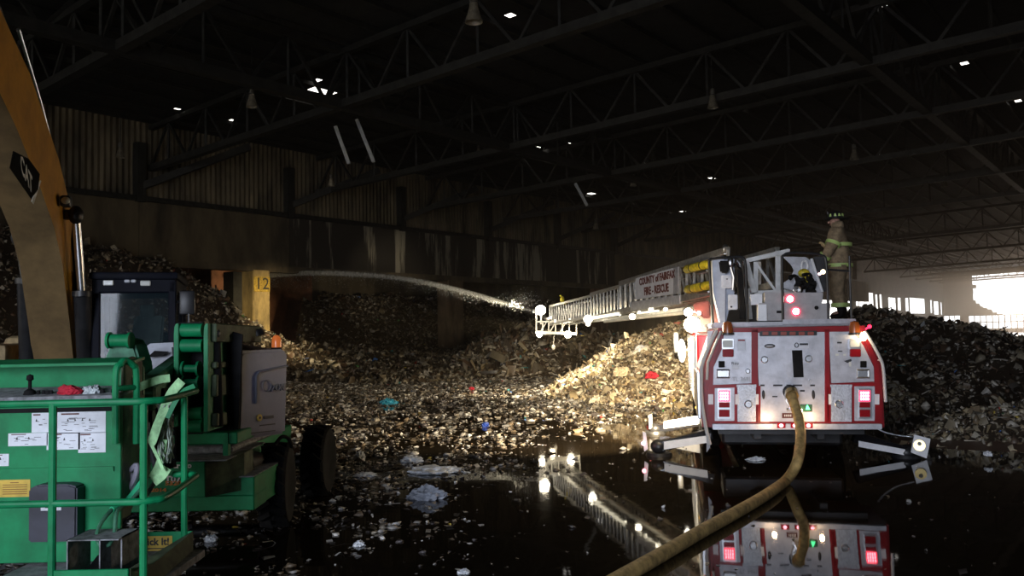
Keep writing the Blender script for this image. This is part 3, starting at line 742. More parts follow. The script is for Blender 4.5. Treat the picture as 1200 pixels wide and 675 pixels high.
latch(876.2, 435, .036, -.022, truck, 'fuel_cap'); latch(949, 445.5, .014, -.024, truck, 'small_lock')
# tail lamp clusters
for (x0, x1, cx) in ((837, 860.5, 848.7), (1000.5, 1024.5, 1013.3)):
    b = MB(); rectp(b, x0, 452.5, x1, 493, 0, .03, bev=.006); h = b.build('lamp_panel', M_pan, truck)
    b = MB(); rectp(b, cx-8, 455, cx+8, 490.5, -.03, .02, bev=.006); b.build('lamp_bezel', M_chr, h)
    b = MB(); rectp(b, cx-6.3, 457.5, cx+6.3, 470.5, -.05, .014, bev=.004); b.build('brake_lamp', M_rlit, h)['label'] = 'glowing red brake lamp'
    b = MB()
    for i in range(4):
        for j in range(3): rectp(b, cx-5+i*2.7, 459+j*3.7, cx-3.2+i*2.7, 461.6+j*3.7, -.064, .004)
    b.build('led', M_rcore, h)
    for (a, c, nm) in ((471.5, 477.5, 'turn_lamp'), (480, 488.5, 'tail_lamp')):
        b = MB(); rectp(b, cx-6.3, a, cx+6.3, c, -.05, .014, bev=.003); b.build(nm, M_rlens, h)
# upper lamp stacks
for (cx, sgn) in ((852.8, 1), (1001.5, -1)):
    b = MB(); c = TR(cx, 399.5, -.02); c2 = TR(cx, 385, -.10)
    b.lathe([(.075, 0), (.07, .10), (.055, .15), (.0, .17)], Matrix.Translation(c2-V((0, 0, .06))), 18); bc = b.build('amber_beacon', M_amb, truck)
    b = MB(); b.lathe([(.085, -.03), (.085, 0), (.0, 0)], Matrix.Translation(c2-V((0, 0, .06))), 18); b.build('beacon_base', M_bkm, bc)
    b = MB(); rectp(b, cx-7, 397, cx+7, 409, -.02, .05, bev=.008); k = b.build('lamp_bezel', M_chr, truck)
    b = MB(); rectp(b, cx-5.8, 399, cx+5.8, 407, -.07, .012, bev=.006); b.build('clear_lens', M_wlens, k)
    b = MB(); rectp(b, cx-6.5, 409, cx+6.5, 418, -.02, .055, bev=.008); k2 = b.build('red_marker_lamp', M_rlens, truck)
    cx2 = 845.5 if sgn > 0 else 1011.5
    b = MB(); rectp(b, cx2-3.5, 423, cx2+3.5, 430.5, -.02, .04, bev=.004); b.build('speaker_box', M_blk, truck)
    b = MB(); cx3 = 847.2 if sgn > 0 else 1011.3
    q = [TR(cx3+dx, 438+dy, -.05) for dx, dy in ((-7, -4.5), (7, -4.5), (7, 4.5), (-7, 4.5))]
    b.tube(q, .014, closed=True); rectp(b, cx3-6.3, 434, cx3+6.3, 442, -.02, .02, bev=.004); b.build('grab_handle', M_chr, truck)
b = MB(); b.ball(TR(1011.7, 394.5, -.12), (.045, .03, .062)); b.build('lit_marker_lamp', M_floodc, truck)['label'] = 'lit warm white marker lamp'
b = MB(); b.cyl(TR(1019, 382.5, .1), TR(1014, 386, .1), .012); b.ball(TR(1019, 382.7, .1), .028); b.build('corner_marker', M_rlit, truck)
# clearance lamps over the centre panel
b = MB(); plate(b, [(890, 388.3), (957, 387.5), (957, 393), (890, 394)], -.012, .03, bev=.004); b.build('clearance_lamp_bar', M_bkm, truck)
for k in range(6):
    x = 897+k*10.6; b = MB(); rectp(b, x-3.5, 388.8, x+3.5, 392.6, -.042, .012, bev=.004); b.build('clearance_lamp', mat('dull_red_lens', (.32, .06, .04), .4, var=0), truck)
# labels, plates
def tplate(x0, y0, x1, y1, y, lines, mt, txm, size, nm='label_plate', th=.004, sx=1.):
    b = MB(); rectp(b, x0, y0, x1, y1, y, th); o = b.build(nm, mt, truck)
    if lines:
        t = MB(); n = len(lines)
        for i, s in enumerate(lines):
            c = TR((x0+x1)/2, y0+(y1-y0)*(i+.5)/n, y-th-.001); t.text(s, frameM(c, (1, 0, 0), (0, 0, 1)), size, .001, sx=sx)
        t.build('lettering', txm, o)
    return o
b = MB(); b.ball(TR(902, 405.5, -.026), (.075, .012, .03), 16); o = b.build('oval_badge', M_bkm, truck)
b = MB(); b.ball(TR(902, 405.5, -.036), (.058, .006, .018), 16); b.build('badge_face', M_gry, o)
tplate(930, 401.5, 948, 407.5, -.024, [], M_stw, M_ltxt, .05)
t = MB(); t.tube([TR(933.5+2.2*math.cos(a), 404.5+2.6*math.sin(a), -.03) for a in [i*PI/6 for i in range(12)]], .006, closed=True); rectp(t, 937, 402.3, 947, 404.5, -.029, .003); t.build('badge_mark', M_ltxt, truck)
tplate(864, 397, 874, 411, -.024, [], M_stw, M_ltxt, .04, 'warning_sticker')
b = MB(); rectp(b, 865, 398, 873, 399.6, -.029, .002); b.build('red_sticker_line', M_rlens, truck)
tplate(858, 424, 866, 433, -.024, [], M_stw, M_ltxt, .04, 'small_sticker')
t = MB(); t.text('Rev', frameM(TR(861.5, 426, -.03), (1, 0, -.1), (0, 0, 1)), .055, .001, sx=1.3); t.build('small_lettering', M_ltxt, truck)
t = MB(); t.text('TL 368L', frameM(TR(869.5, 444.5, -.024), (1, 0, 0), (0, 0, 1)), .085, .003, sx=.95, bold=.001); t.build('raised_plate_lettering', M_gry, truck)
b = MB(); rectp(b, 975.5, 394, 993, 413, -.022, .008, bev=.003); b.build('small_hatch', M_pan, truck)
for q_ in ((981, 400.5, 986.5, 402.5, -.031, .003), (982, 411, 987, 412.2, -.031, .003)): b = MB(); rectp(b, *q_); b.build('caption', M_ltxt, truck)
b = MB(); plate(b, [(989, 423), (997.5, 420.5), (998, 423), (993, 425.5)], -.024, .004); b.build('small_badge', M_ltxt, truck)
for q_ in ((979, 414.5, 983, 417, -.024, .006), (988, 414.8, 991, 416.8, -.024, .006), (995, 424, 997.5, 429.5, -.024, .006)): b = MB(); rectp(b, *q_); b.build('small_latch', M_wlens, truck)
# pump outlet area
for q_ in ((891, 450.6, 896, 452.6), (906, 450.6, 917, 452.6), (921.5, 450.6, 926.5, 452.6), (929, 450.6, 940, 452.6), (949.5, 450.6, 955, 452.6), (937.5, 457, 943, 459), (905, 464, 911, 465.5)):
    b = MB(); rectp(b, *q_, -.014, .003); b.build('caption', M_ltxt, truck)
for cx in (894.7, 953.2):
    b = MB(); b.ball(TR(cx, 462.5, -.02), (.022, .02, .065), 14); b.build('oval_gauge', M_bkm, truck)
b = MB()
rectp(b, 937.5, 474, 951.7, 482.5, -.014, .012, bev=.002); gs = b.build('outlet_sign', mat('dark_green_sign', (.02, .10, .05), .5, var=0), truck)
b = MB(); plate(b, [(944, 480), (945.5, 474.8), (946.5, 474.8), (949.3, 480)], -.027, .003); b.build('green_lamp', emis('lit_green_lamp', (.1, 1, .35), 5), gs)
b = MB(); rectp(b, 916.5, 484, 929, 490, -.014, .006); ms = b.build('maroon_plate', M_rtxt, truck)
b = MB(); 
for i in range(5): rectp(b, 919+i*1.8, 485.8, 920+i*1.8, 488.2, -.021, .002)
b.build('lettering', M_wtxt, ms)
b = MB(); b.lathe([(.10, 0), (.10, .05), (.085, .06), (.085, .14), (.07, .15), (0, .15)], Matrix.Translation(TR(925.5, 459, -.012)) @ Matrix.Rotation(PI/2, 4, 'X'), 20); b.build('hose_inlet', M_bkm, truck)
b = MB(); b.tube(smooth_path([TR(921, 461, -.10), TR(922, 467, -.15), TR(926.5, 473, -.14), TR(925, 479, -.13), TR(922, 480, -.12)], 5), .02); b.tube([TR(920.5, 462, -.1), TR(921.5, 470, -.13), TR(925.5, 476, -.13)], .016); b.build('valve_handle', M_chr, truck)
# little warm work lamps lighting the inlet
for (px, py) in ((938.5, 481.5),): 
    b = MB(); b.ball(TR(px, py, -.05), (.022, .02, .03)); b.build('work_lamp', M_floodc, truck)
# bumper with three red lamps
b = MB(); plate(b, [(834.5, 496.2), (1031.5, 496), (1031.8, 502.2), (835, 502.6)], -.02, .10, bev=.006); bp = b.build('bumper_step', mat('bumper_aluminium', (.62, .64, .70), .4, .5, .08, 10), truck)
for cx in (915.5, 931.5, 947.5):
    b = MB(); rectp(b, cx-5, 495.8, cx+5, 501.5, -.12, .012, bev=.003); k = b.build('bumper_lamp', M_rlens, truck)
    b = MB(); b.ball(TR(cx, 498.7, -.135), (.028, .01, .024)); b.build('lit_bulb', M_rcore, k)
for (x, y) in ((829.8, 462.5), (829.8, 462.5)):
    pass
for (x0, x1) in ((829.9, 835.8), (861.5, 866), (885.5, 889), (971, 974.3), (1025, 1030.5)):
    b = MB(); rectp(b, x0, 462, x1, 474, -.034, .004); b.build('white_reflector', M_wht, truck)
b = MB(); plate(b, [(827, 486), (829, 486), (830, 496), (828, 498)], .05, .02); b.build('side_reflector', M_rlit, truck)
# handrails
hl = MB(); hl.tube(smooth_path([TR(x, y, -.10) for x, y in ((840, 387), (834, 399), (823.5, 425), (822, 440), (822.5, 470), (827, 500), (832, 521))], 4), .026, 10); hl.tube([TR(845, 388, -.08), TR(838, 404, -.08), TR(829.5, 425, -.08), TR(828.5, 445, -.08)], .018)
hl.build('handrail', mat('white_enamel_rail', (.65, .62, .58), .4, var=.05), truck)
hr = MB(); hr.tube(smooth_path([TR(x, y, -.10) for x, y in ((1013, 388), (1022, 402), (1032, 421), (1035, 432), (1036.5, 450), (1038, 471))], 4), .022, 10); hr.tube([TR(1029, 422, -.04), TR(1032, 421, -.1)], .012); hr.build('handrail', mat('white_enamel_rail', (.65, .62, .58), .4, var=.05), truck)
b = MB(); plate(b, [(829, 388), (838, 387), (829, 412), (828, 430), (827, 430)], .06, .02); b.build('side_corner_panel', M_wht, truck)
b = MB(); b.prism([(-1.247, .04, 1.5), (-1.247, 1.18, 1.5), (-1.042, 1.18, 2.03), (-1.042, .04, 2.03)], (-.008, 0, .003)); b.build('upper_side_panel', M_pan, truck)
b = MB(); plate(b, [(828, 508), (833, 508), (832, 524), (828, 530)], -.03, .02); b.build('mud_flap', M_gry, truck)

# ------------------------------------------------ outriggers
def outrigger(A, B, h, d, stripe, pad, padc, nm='outrigger'):
    """A,B: pixel ends of the beam centre with local y"""
    a = TR(*A); c = TR(*B); b = MB(); b.bar(a, c, d, h, bev=.01); o = b.build(nm, M_bkg, truck)
    b = MB(); plate(b, stripe[0], stripe[1], .008); b.build('reflective_stripe', M_wht, o)
    b = MB(); b.cyl(c+V((0, 0, .1)), V((c.x, c.y, .04)), .07); b.ball(c, (.14, .14, .12)); b.build('jack_leg', M_bkm, o)
    b = MB(); b.cyl((c.x, c.y, .0), (c.x, c.y, .05), .22, .2); b.build('ground_pad', M_bkm, o)
    b = MB(); plate(b, pad[0], pad[1], .03, bev=.005); b.build('end_plate', padc, o); return o
o = outrigger((1000, 511, 1.7), (1062, 530, 1.7), .17, .2, ([(1006, 516.5), (1060.5, 526.5), (1060.5, 533.5), (1006, 523.5)], 1.59), ([(1071, 509), (1090, 514), (1085.5, 537), (1067, 530)], 1.55), M_wht)
b = MB(); b.cyl(TR(1077.5, 522, 1.52), TR(1077.5, 522, 1.47), .085); b.build('round_lamp', M_brass, o)
b = MB(); b.cyl(TR(1077.5, 520, 1.47), TR(1077.5, 520, 1.45), .03); b.build('hub', M_bkm, o)
o = outrigger((835, 508, 1.7), (772, 523, 1.7), .17, .2, ([(778, 517.5), (828, 510.5), (828, 519), (778, 526.8)], 1.59), ([(753, 505), (757, 507), (759.5, 526), (755, 529)], 1.6), M_wht)
b = MB(); b.ball(TR(754, 519.5, 1.5), .035); b.build('red_end_lamp', M_rcore, o)
o = outrigger((830, 492, 4.6), (768, 503, 4.6), .16, .2, ([(778, 494), (820, 486.5), (820, 496.5), (778, 502.5)], 4.49), ([(760, 486), (764, 486), (764, 501), (761, 503)], 4.5), M_wht)
ch = MB(); cpth = smooth_path([TR(1025, 500, 1.0), TR(1036, 506, 1.2), TR(1052, 510, 1.4), TR(1069, 512, 1.5)], 7)
for i in range(len(cpth)-1):
    c = (cpth[i]+cpth[i+1])/2; ch.ball(c, (.02, .012, .012), 8)
ch.build('safety_chain', M_chr, truck)

# ------------------------------------------------ turntable
b = MB(); b.lathe([(1.05, 2.02), (1.05, 2.10), (1.0, 2.12), (0, 2.12)], Matrix.Translation((0, 1.9, 0)), 36)
b.prism([(-1.05, .35, 2.09), (.95, .35, 2.09), (.95, 3.3, 2.09), (-1.05, 3.3, 2.09)], (0, 0, .07), bev=.01); tt = b.build('turntable', M_gry, truck)
b = MB(); plate(b, [(917, 374.5), (1002, 373.5), (1003, 379), (917, 380)], .35, .04, bev=.005); plate(b, [(836, 378), (917, 377), (917, 381), (838, 384)], .35, .04, bev=.005)
b.build('deck_edge', M_lgr, tt)
def rail(pts, y, r=.022, nm='guard_rail', mt=None): 
    b = MB(); b.tube(smooth_path([TR(x, yy, y) for x, yy in pts], 5), r, 8); return b.build(nm, mt or M_bkm, tt)
rail([(835.5, 380), (833.5, 345), (831, 310), (832, 304.5), (838, 303), (862, 301), (870, 302), (873.5, 309), (875, 345), (876, 378)], .8)
rail([(917.5, 380), (917, 345), (916.5, 305), (919, 299), (926, 296.5), (950, 297), (962, 299), (968, 306), (970, 345), (971, 378)], .55, .02)
rail([(995.5, 300), (996.5, 340), (998, 379)], .5, .018)
rail([(995.5, 318), (985, 317), (970, 316)], .5, .016)
# console
b = MB(); plate(b, [(893, 343.5), (960, 344), (959, 356), (893, 356)], 1.05, .35, bev=.01); plate(b, [(886, 356), (968, 356), (966.5, 376), (886, 376)], .95, .38, bev=.01)
cons = b.build('control_console', mat('warm_grey_console', (.42, .40, .40), .5, .1, .08), truck)
b = MB(); plate(b, [(879, 345), (893, 344.5), (893, 357), (880, 357.5)], .62, .03); plate(b, [(888, 356.7), (898, 356.7), (898.5, 376), (888, 376)], .52, .03); b.build('white_panel', M_wht, cons)
for (px, py) in ((925.7, 350.4), (932.7, 365)):
    b = MB(); c = TR(px, py, .64); c.y = .70 if py < 355 else .57; c = TR(px, py, c.y-.02); M = Matrix.Translation(c) @ Matrix.Rotation(PI/2, 4, 'X')
    b.lathe([(.062, 0), (.062, .012), (.0, .015)], M, 20); o = b.build('red_warning_lamp', M_rlit, cons)
    b = MB(); b.lathe([(.046, .012), (.046, .02), (0, .022)], M, 20); b.build('lamp_core', emis('white_pink_lamp_core', (1, .8, .75), 14), o)
b = MB(); c = TR(956.6, 360.6, .56); b.cyl(c, c-V((0, .03, 0)), .028); rectp(b, 910, 364, 916.5, 367, .57, .01); b.build('black_knob', M_blk, cons)
# ladder cradle plate (pale, with a C shaped opening) and the hoses in it
b = MB(); plate(b, [(917, 301), (944, 301.5), (953, 309), (964, 343), (958, 344), (940, 344), (918, 338), (917, 332), (925, 327), (930, 317), (926, 310)], 1.5, .05, bev=.008); b.build('cradle_plate', M_lgr, tt)
b = MB(); b.tube([TR(943+3.6*math.cos(a), 312+6.5*math.sin(a), 1.4) for a in [i*PI/8 for i in range(16)]], .018, closed=True); b.tube([TR(951, 303, 1.42), TR(957, 322, 1.42), TR(963.5, 342, 1.42)], .022); b.build('pale_bracket', M_wht, tt)
b = MB()
for k in range(16):
    x = 931+random.random()*22; y = 326+random.random()*14; q = [TR(x+random.uniform(-7, 7), y+random.uniform(-6, 7), 1.2+random.random()*.2) for _ in range(4)]
    b.tube(smooth_path(q, 4), .028)
b.build('hydraulic_hoses', M_blk, tt)
b = MB(); b.tube([TR(934+4*math.cos(a), 340+3.6*math.sin(a), 1.1) for a in [i*PI/6 for i in range(12)]], .016, closed=True); b.ball(TR(935, 340, 1.12), .03); b.build('chrome_valve', M_chr, tt)
b = MB(); b.ball(TR(942, 320, 1.3), (.09, .05, .07)); b.ball(TR(946, 326, 1.3), (.05, .05, .09)); b.build('yellow_coupling', M_yel, tt)
b = MB(); b.bb(TR(951, 302, 1.35), TR(966, 345, 1.5)); 
b = MB(); plate(b, [(953, 301), (968, 301), (968, 342), (963, 342)], 1.6, .06); b.build('dark_backing', M_bkm, tt)
b = MB(); b.ball(TR(960.5, 321, .7), (.025, .02, .02)); b.build('red_pilot_lamp', M_rcore, tt)
b = MB(); b.ball(TR(964.5, 318.5, .7), (.035, .02, .035)); b.build('warm_pilot_lamp', emis('small_warm_lamp', (1, .8, .5), 6), tt)
b = MB(); plate(b, [(846, 343), (916, 341), (916, 379), (846, 380)], 2.6, .05); b.build('cab_masking_plate', M_bkm, tt)  # added black plate that hides the lit red cab behind the deck
# left pedestal
b = MB(); plate(b, [(833, 306), (846, 303), (848, 330), (848, 379), (842, 379), (834, 342)], 1.3, .5, bev=.01); plate(b, [(845, 304), (858, 304), (858, 345), (850, 378), (846, 379)], 1.4, .5, bev=.01)
pd = b.build('lift_pedestal', mat('blue_grey_metal', (.34, .36, .42), .45, .3, .08), tt)
b = MB(); plate(b, [(845, 322.6), (857, 322.6), (857, 338), (845, 338)], .88, .1, bev=.01); plate(b, [(852.6, 345.5), (863.7, 345.5), (864, 363), (852.8, 363)], .88, .1, bev=.01); b.build('junction_box', M_lgr, pd)
b = MB(); b.ball(TR(857, 359.5, .77), (.015, .01, .015)); b.ball(TR(852, 327, .77), (.01, .01, .01)); b.build('knob', M_blk, pd)
b = MB(); plate(b, [(842, 306), (855, 306), (853, 320), (844, 320)], .8, .1, bev=.02); b.build('black_recess', M_blk, pd)
b = MB(); plate(b, [(854, 364), (866, 364), (866, 377), (851, 377)], .85, .1); b.build('black_recess', M_blk, pd)
b = MB()
for k in range(5): b.tube(smooth_path([TR(858+k*1.2, 308+k, .82-.03*k), TR(864+k*1.1, 318, .8), TR(866+k*1.2, 345, .78), TR(868+k*1.3, 374, .8)], 5), .02)
b.build('black_hose_bundle', M_blk, tt)
b = MB(); b.tube(smooth_path([TR(864, 305, .9), TR(868, 312, .9), TR(870, 340, .9), TR(871, 368, .9)], 5), .03); b.ball(TR(856, 308, .75), (.05, .05, .09)); b.tube([TR(855, 308, .74), TR(860, 325, .74), TR(859, 340, .74)], .022); b.build('silver_pipe', M_chr, tt)
b = MB(); plate(b, [(812, 356), (831, 352), (833, 372), (826, 374), (814, 364)], 1.5, .12, bev=.02); b.build('red_housing', mat('dull_red_housing', (.10, .01, .008), .6), tt)
# side floodlights
def flood(px, py, yl, r, nm='floodlight', lens=M_flood):
    c = TR(px, py, yl); b = MB(); M = Matrix.Translation(c) @ Matrix.Rotation(PI/2+.5, 4, 'X') @ Matrix.Rotation(.9, 4, 'Y')
    b.lathe([(.03, -.12), (r*.8, -.1), (r*1.1, .0), (r*1.1, .03), (r, .03)], M, 20); o = b.build(nm, M_chr, truck)
    b = MB(); b.ball(c+V((-.02, -.06, 0)), (r, r, r*.95), 16); b.build('glowing_lens', lens, o); return c
fc = flood(812.5, 380.5, 1.2, .13); flood(808, 366, 1.5, .07); flood(820.5, 367, 1.4, .03)
b = MB(); b.tube([TR(812, 386, 1.2), TR(818, 392, 1.2), TR(830, 392, 1.2)], .02); b.tube([TR(817, 392, 1.3), TR(816.5, 450, 1.3)], .035); b.build('floodlight_arm', M_chr, truck)
b = MB(); b.ball(TR(799, 411, 3.0), (.07, .06, .21), 16); b.build('side_glow_oval', emis('glowing_side_oval', (1, .93, .78), 7), truck)  # emissive pale oval standing out from the left flank
b = MB(); b.tube([TR(799, 411, 3.05), TR(815, 408, 3.1)], .02); b.build('side_oval_bracket', M_chr, truck)
b = MB(); b.ball(TR(817, 477.5, 1.0), (.03, .03, .03)); b.build('amber_side_marker', emis('lit_amber_marker', (1, .5, .08), 6), truck)

# ------------------------------------------------ aerial ladder
LA = P(850, 315, 14.3); LB = P(645, 372, 26.0)
def LX(Y): return LA.x + (LB.x-LA.x)*(Y-LA.y)/(LB.y-LA.y)
def LY(px):      # depth of the ladder's left face seen at pixel column px
    k = (LB.x-LA.x)/(LB.y-LA.y); q = (px-600)/960; return (LA.x-k*LA.y)/(q-k)
def LP(px, py, off=0.): p = P(px, py, LY(px)); return p + LSide*(-off)
LDir = V((LB.x-LA.x, LB.y-LA.y, 0)).normalized(); LSide = V((LDir.y, -LDir.x, 0))   # LSide points to the right of the ladder
lad = MB(); lad.prism([LP(873, 330, -.5), LP(873, 338, -.5), LP(800, 356, -.5), LP(800, 350, -.5)], LSide*.06)
ladder = lad.build('aerial_ladder', M_alu, truck, world=True)
def section(pt, pb, qt, qb, wid, n, nm, r=.035, zig=True, off=0.):
    b = MB()
    s = LSide
    for k in (0, 1):
        o = s*(wid*k+off)
        a, c, e, g = [V(x)+o for x in (pt, pb, qt, qb)]
        b.bar(a, e, r*1.8, r*2.2); b.bar(c, g, r*2, r*2.6)
        for i in range(n+1):
            t = i/n; u1 = a.lerp(e, t); l1 = c.lerp(g, t); b.bar(l1, u1, r*.95, r*.95)
            if i < n and zig:
                u2 = a.lerp(e, (i+1)/n); b.bar(l1, u2, r*.75, r*.75)
    n2 = int((V(qb)-V(pb)).length/.36)
    for i in range(n2+1):
        t = i/n2; c = V(pb).lerp(V(qb), t)+s*off; b.tube([c, c+s*wid], r*.5, 6)
    b.bar(V(pb)+s*(off+wid*.5), V(qb)+s*(off+wid*.5), r, r)
    return b.build(nm, M_alu, ladder, world=True)
section(LP(853, 293), LP(853, 338), LP(727, 332.5), LP(727, 366), .95, 16, 'base_section', .05)
section(LP(740, 331), LP(740, 361), LP(690, 345), LP(690, 373), .78, 12, 'middle_section', .036, off=.06)
section(LP(702, 343), LP(702, 368), LP(640, 359), LP(640, 380.5), .62, 20, 'fly_section', .028, off=.12)
# rear end of the base section above the turntable
b = MB(); yl = 1.75
b.bar(TR(873, 306, yl), TR(924, 294, yl), .06, .07); b.bar(TR(885.5, 307, yl), TR(885.5, 343, yl), .07, .06); b.bar(TR(911.5, 300, yl), TR(911.5, 340, yl), .08, .06); b.bar(TR(886, 309, yl), TR(908, 340, yl), .04, .04)
b.bar(TR(874, 306, yl-.1), TR(883.5, 343, yl-.1), .09, .06); b.bar(TR(875, 338, yl-.1), TR(878, 374, yl-.1), .1, .08); b.bar(TR(923.5, 292, yl), TR(923.5, 298, yl), .05, .05)
b.bar(TR(884, 343, yl), TR(930, 341, yl), .06, .06)
Mhf = mat('pale_heel_frame_metal', (.5, .49, .47), .45, .5, .1)
b.build('heel_frame', Mhf, ladder)
b = MB(); b.bar(TR(873, 306, yl+.9), TR(924, 296, yl+.9), .06, .06); b.bar(TR(890, 307, yl+.9), TR(890, 343, yl+.9), .05, .05)
b.build('heel_frame', Mhf, ladder)
b = MB(); b.prism([LP(x, y, .03) for x, y in ((852, 293.5), (800, 309.5), (800, 313), (850, 298))], LSide*.02); b.build('top_rail_cap', M_lgr, ladder, world=True)
b = MB(); b.ball(LP(850, 292, .0), (.07, .07, .09)); b.cyl(LP(850, 292), LP(850, 298), .05); b.build('rail_end_roller', M_chr, ladder, world=True)
# name board
bd = MB(); bd.prism([LP(x, y, .06) for x, y in ((748, 326), (792, 314), (792, 344.5), (748, 351))], LSide*.03); bo = bd.build('name_board', mat('white_name_board', (.62, .62, .64), .5, var=.06), ladder, world=True)
b = MB(); b.prism([LP(x, y, .065) for x, y in ((792.5, 314), (798, 312.5), (798, 344), (792.5, 344.8))], LSide*.03); b.build('grey_pad', M_gry, ladder, world=True)
b = MB(); b.prism([LP(x, y, .065) for x, y in ((742, 354), (800, 345.5), (800, 356), (742, 364))], LSide*.04, bev=.008); b.build('side_channel', M_lgr, ladder, world=True)
for (s, pxc, pyc, sz, sx) in (('COUNTY of FAIRFAX', 772.3, 326.3, .215, 1.12), ('FIRE - RESCUE', 772, 339.7, .235, 1.08)):
    t = MB(); c = LP(pxc, pyc, .066); xd = LP(785, 0, 0)-LP(755, 0, 0); a = LP(755, pyc+ (3.9 if pyc < 330 else 2.8), .066); e = LP(789, pyc-(4.2 if pyc < 330 else 3.0), .066)
    sx *= .86
    t.text(s, frameM(c, e-a, (0, 0, 1)), sz, .003, sx=sx, bold=.008); t.build('lettering', M_rtxt, bo, world=True)
# pipe with lamps below the ladder
b = MB(); b.bar(LP(800, 361, -.3), LP(672, 378, -.3), .10, .07); b.tube([LP(798, 366, -.2), LP(700, 377, -.2)], .035); b.build('waterway_pipe', mat('bright_pipe_metal', (.55, .54, .5), .35, .3, .05), ladder, world=True)
LBm = emis('lit_ladder_lamp', (1, .90, .68), 9)
for (px, py, r) in ((690, 374, .11), (742, 371, .07), (690, 379.5, .06), (727, 368, .04), (764, 363, .05), (781, 362.5, .04), (750, 366, .03)):
    b = MB(); b.ball(LP(px, py, .02), (r*1.1, r, r)); b.build('ladder_lamp', LBm, ladder, world=True)
b = MB(); b.bar(LP(728, 367.5, .06), LP(690, 374, .06), .05, .07); b.bar(LP(775, 364, .06), LP(750, 367, .06), .03, .04); b.build('emissive_strip', emis('emissive_strip', (1, .9, .66), 2), ladder, world=True)  # emissive pale strips along the ladder's lower edge
# two yellow cylinders strapped to the ladder side
for (x0, y0, x1, y1, r) in ((811, 315.5, 836, 309.5, .082), (812, 339, 838, 334, .082)):
    a, c = LP(x0, y0, .10), LP(x1, y1, .10); d = (c-a)
    b = MB(); b.tube([a-d.normalized()*.10, a-d.normalized()*.05, a, c, c+d.normalized()*.05, c+d.normalized()*.09], [.02, r*.8, r, r, r*.8, .03], 16); o = b.build('yellow_air_cylinder', M_yel, ladder, world=True)
    b = MB()
    for t in (.25, .75): q = a.lerp(c, t); b.tube([q-d.normalized()*.02, q+d.normalized()*.02], r*1.04, 16)
    b.build('strap', M_bkm, o, world=True)
    b = MB(); b.bar(a.lerp(c, .5)+V((0, 0, -.12)), a.lerp(c, .5)+V((0, 0, -.12))+d*.5, .1, .03); b.build('cylinder_tray', M_chr, o, world=True)
# monitor, lamps and cage at the tip
tip = MB(); Yt = 26.0
def T_(px, py, dy=0.): return P(px, py, Yt+dy)
for dy in (0, .62):
    tip.bar(T_(628, 389.5, dy), T_(676, 391, dy), .06, .09); tip.bar(T_(628, 377, dy), T_(660, 377, dy), .04, .05)
    for x in (628.5, 636, 643, 651, 659, 667, 675.5): tip.bar(T_(x, 391, dy), T_(x, 377 if x < 662 else 380, dy), .04, .04)
    for i, x in enumerate((632, 643, 655)): tip.bar(T_(x, 391, dy), T_(x+8, 378, dy), .03, .03)
tip.bar(T_(646, 376.5), T_(676, 375), .2, .07); tip.bar(T_(628.5, 365), T_(628.5, 391), .05, .05); tip.bar(T_(634, 367), T_(634, 380), .05, .05)
for x in (628, 645, 660, 675): tip.bar(T_(x, 390), T_(x, 390, .62), .05, .05)
tip.build('tip_cage', mat('bright_tip_metal', (.62, .60, .54), .4, .2, .05), ladder, world=True)
b = MB(); b.tube(smooth_path([T_(648, 372, .3), T_(640, 374, .4), T_(636, 368, .7), T_(630, 366, .9)], 4), .06); b.tube([T_(630, 366, .9), T_(626, 365, 1.0)], [.05, .03]); b.build('monitor_nozzle', M_chr, ladder, world=True)
tl = []
for (px, py, r, nm) in ((633.5, 363.5, .16, 'tip_spotlight'), (632, 392, .09, 'tip_floodlight'), (665.5, 392, .11, 'tip_floodlight'), (651, 376.5, .06, 'tip_lamp'), (668, 375, .05, 'tip_lamp')):
    c = T_(px, py, -.05); b = MB(); b.ball(c, (r, r, r*.95)); b.build(nm, M_flood if r > .08 else LBm, ladder, world=True); tl.append(c)
b = MB(); b.cyl(T_(649.5, 393), T_(648.5, 404), .012, n=6); b.ball(T_(648.5, 407), (.06, .05, .09)); b.build('hanging_weight', mat('bright_tip_metal', (.62, .60, .54)), ladder, world=True)
b = MB(); b.ball(T_(659, 351, .2), (.07, .06, .1)); b.ball(T_(663, 355, .2), (.05, .05, .07)); b.ball(T_(657, 346.5, .2), (.04, .04, .03)); b.build('yellow_fitting', M_yel, ladder, world=True)

# ================================================================ fire hose
hp = [TR(927.5, 460, -.16), TR(929, 468, -.34), TR(935, 487, -.48), P(938, 505, 11.15), P(937.5, 525, 10.95), P(933, 545, 10.75)]
hp2 = [G(x, y, .06) for x, y in ((922, 562), (908, 573), (888, 586), (860, 602), (825, 621), (780, 647), (745, 667), (715, 684), (670, 711), (600, 750))]
hp = [(TM @ p if i < 3 else p) for i, p in enumerate(hp)] + hp2
b = MB(); path = smooth_path(hp, 8); b.tube(path, .068, 14)
hose = b.build('fire_hose', M_hose, loc=hp[3]); tag(hose, 'thick tan supply hose running from the truck inlet across the water to the bottom edge', 'hose')
b = MB(); a = hp[0]; c = hp[1]; b.cyl(a, a.lerp(c, .5), .088, .088, 16); cpn = b.build('coupling', M_brass); cpn.parent = hose
for v in cpn.data.vertices: v.co = v.co - hp[3]
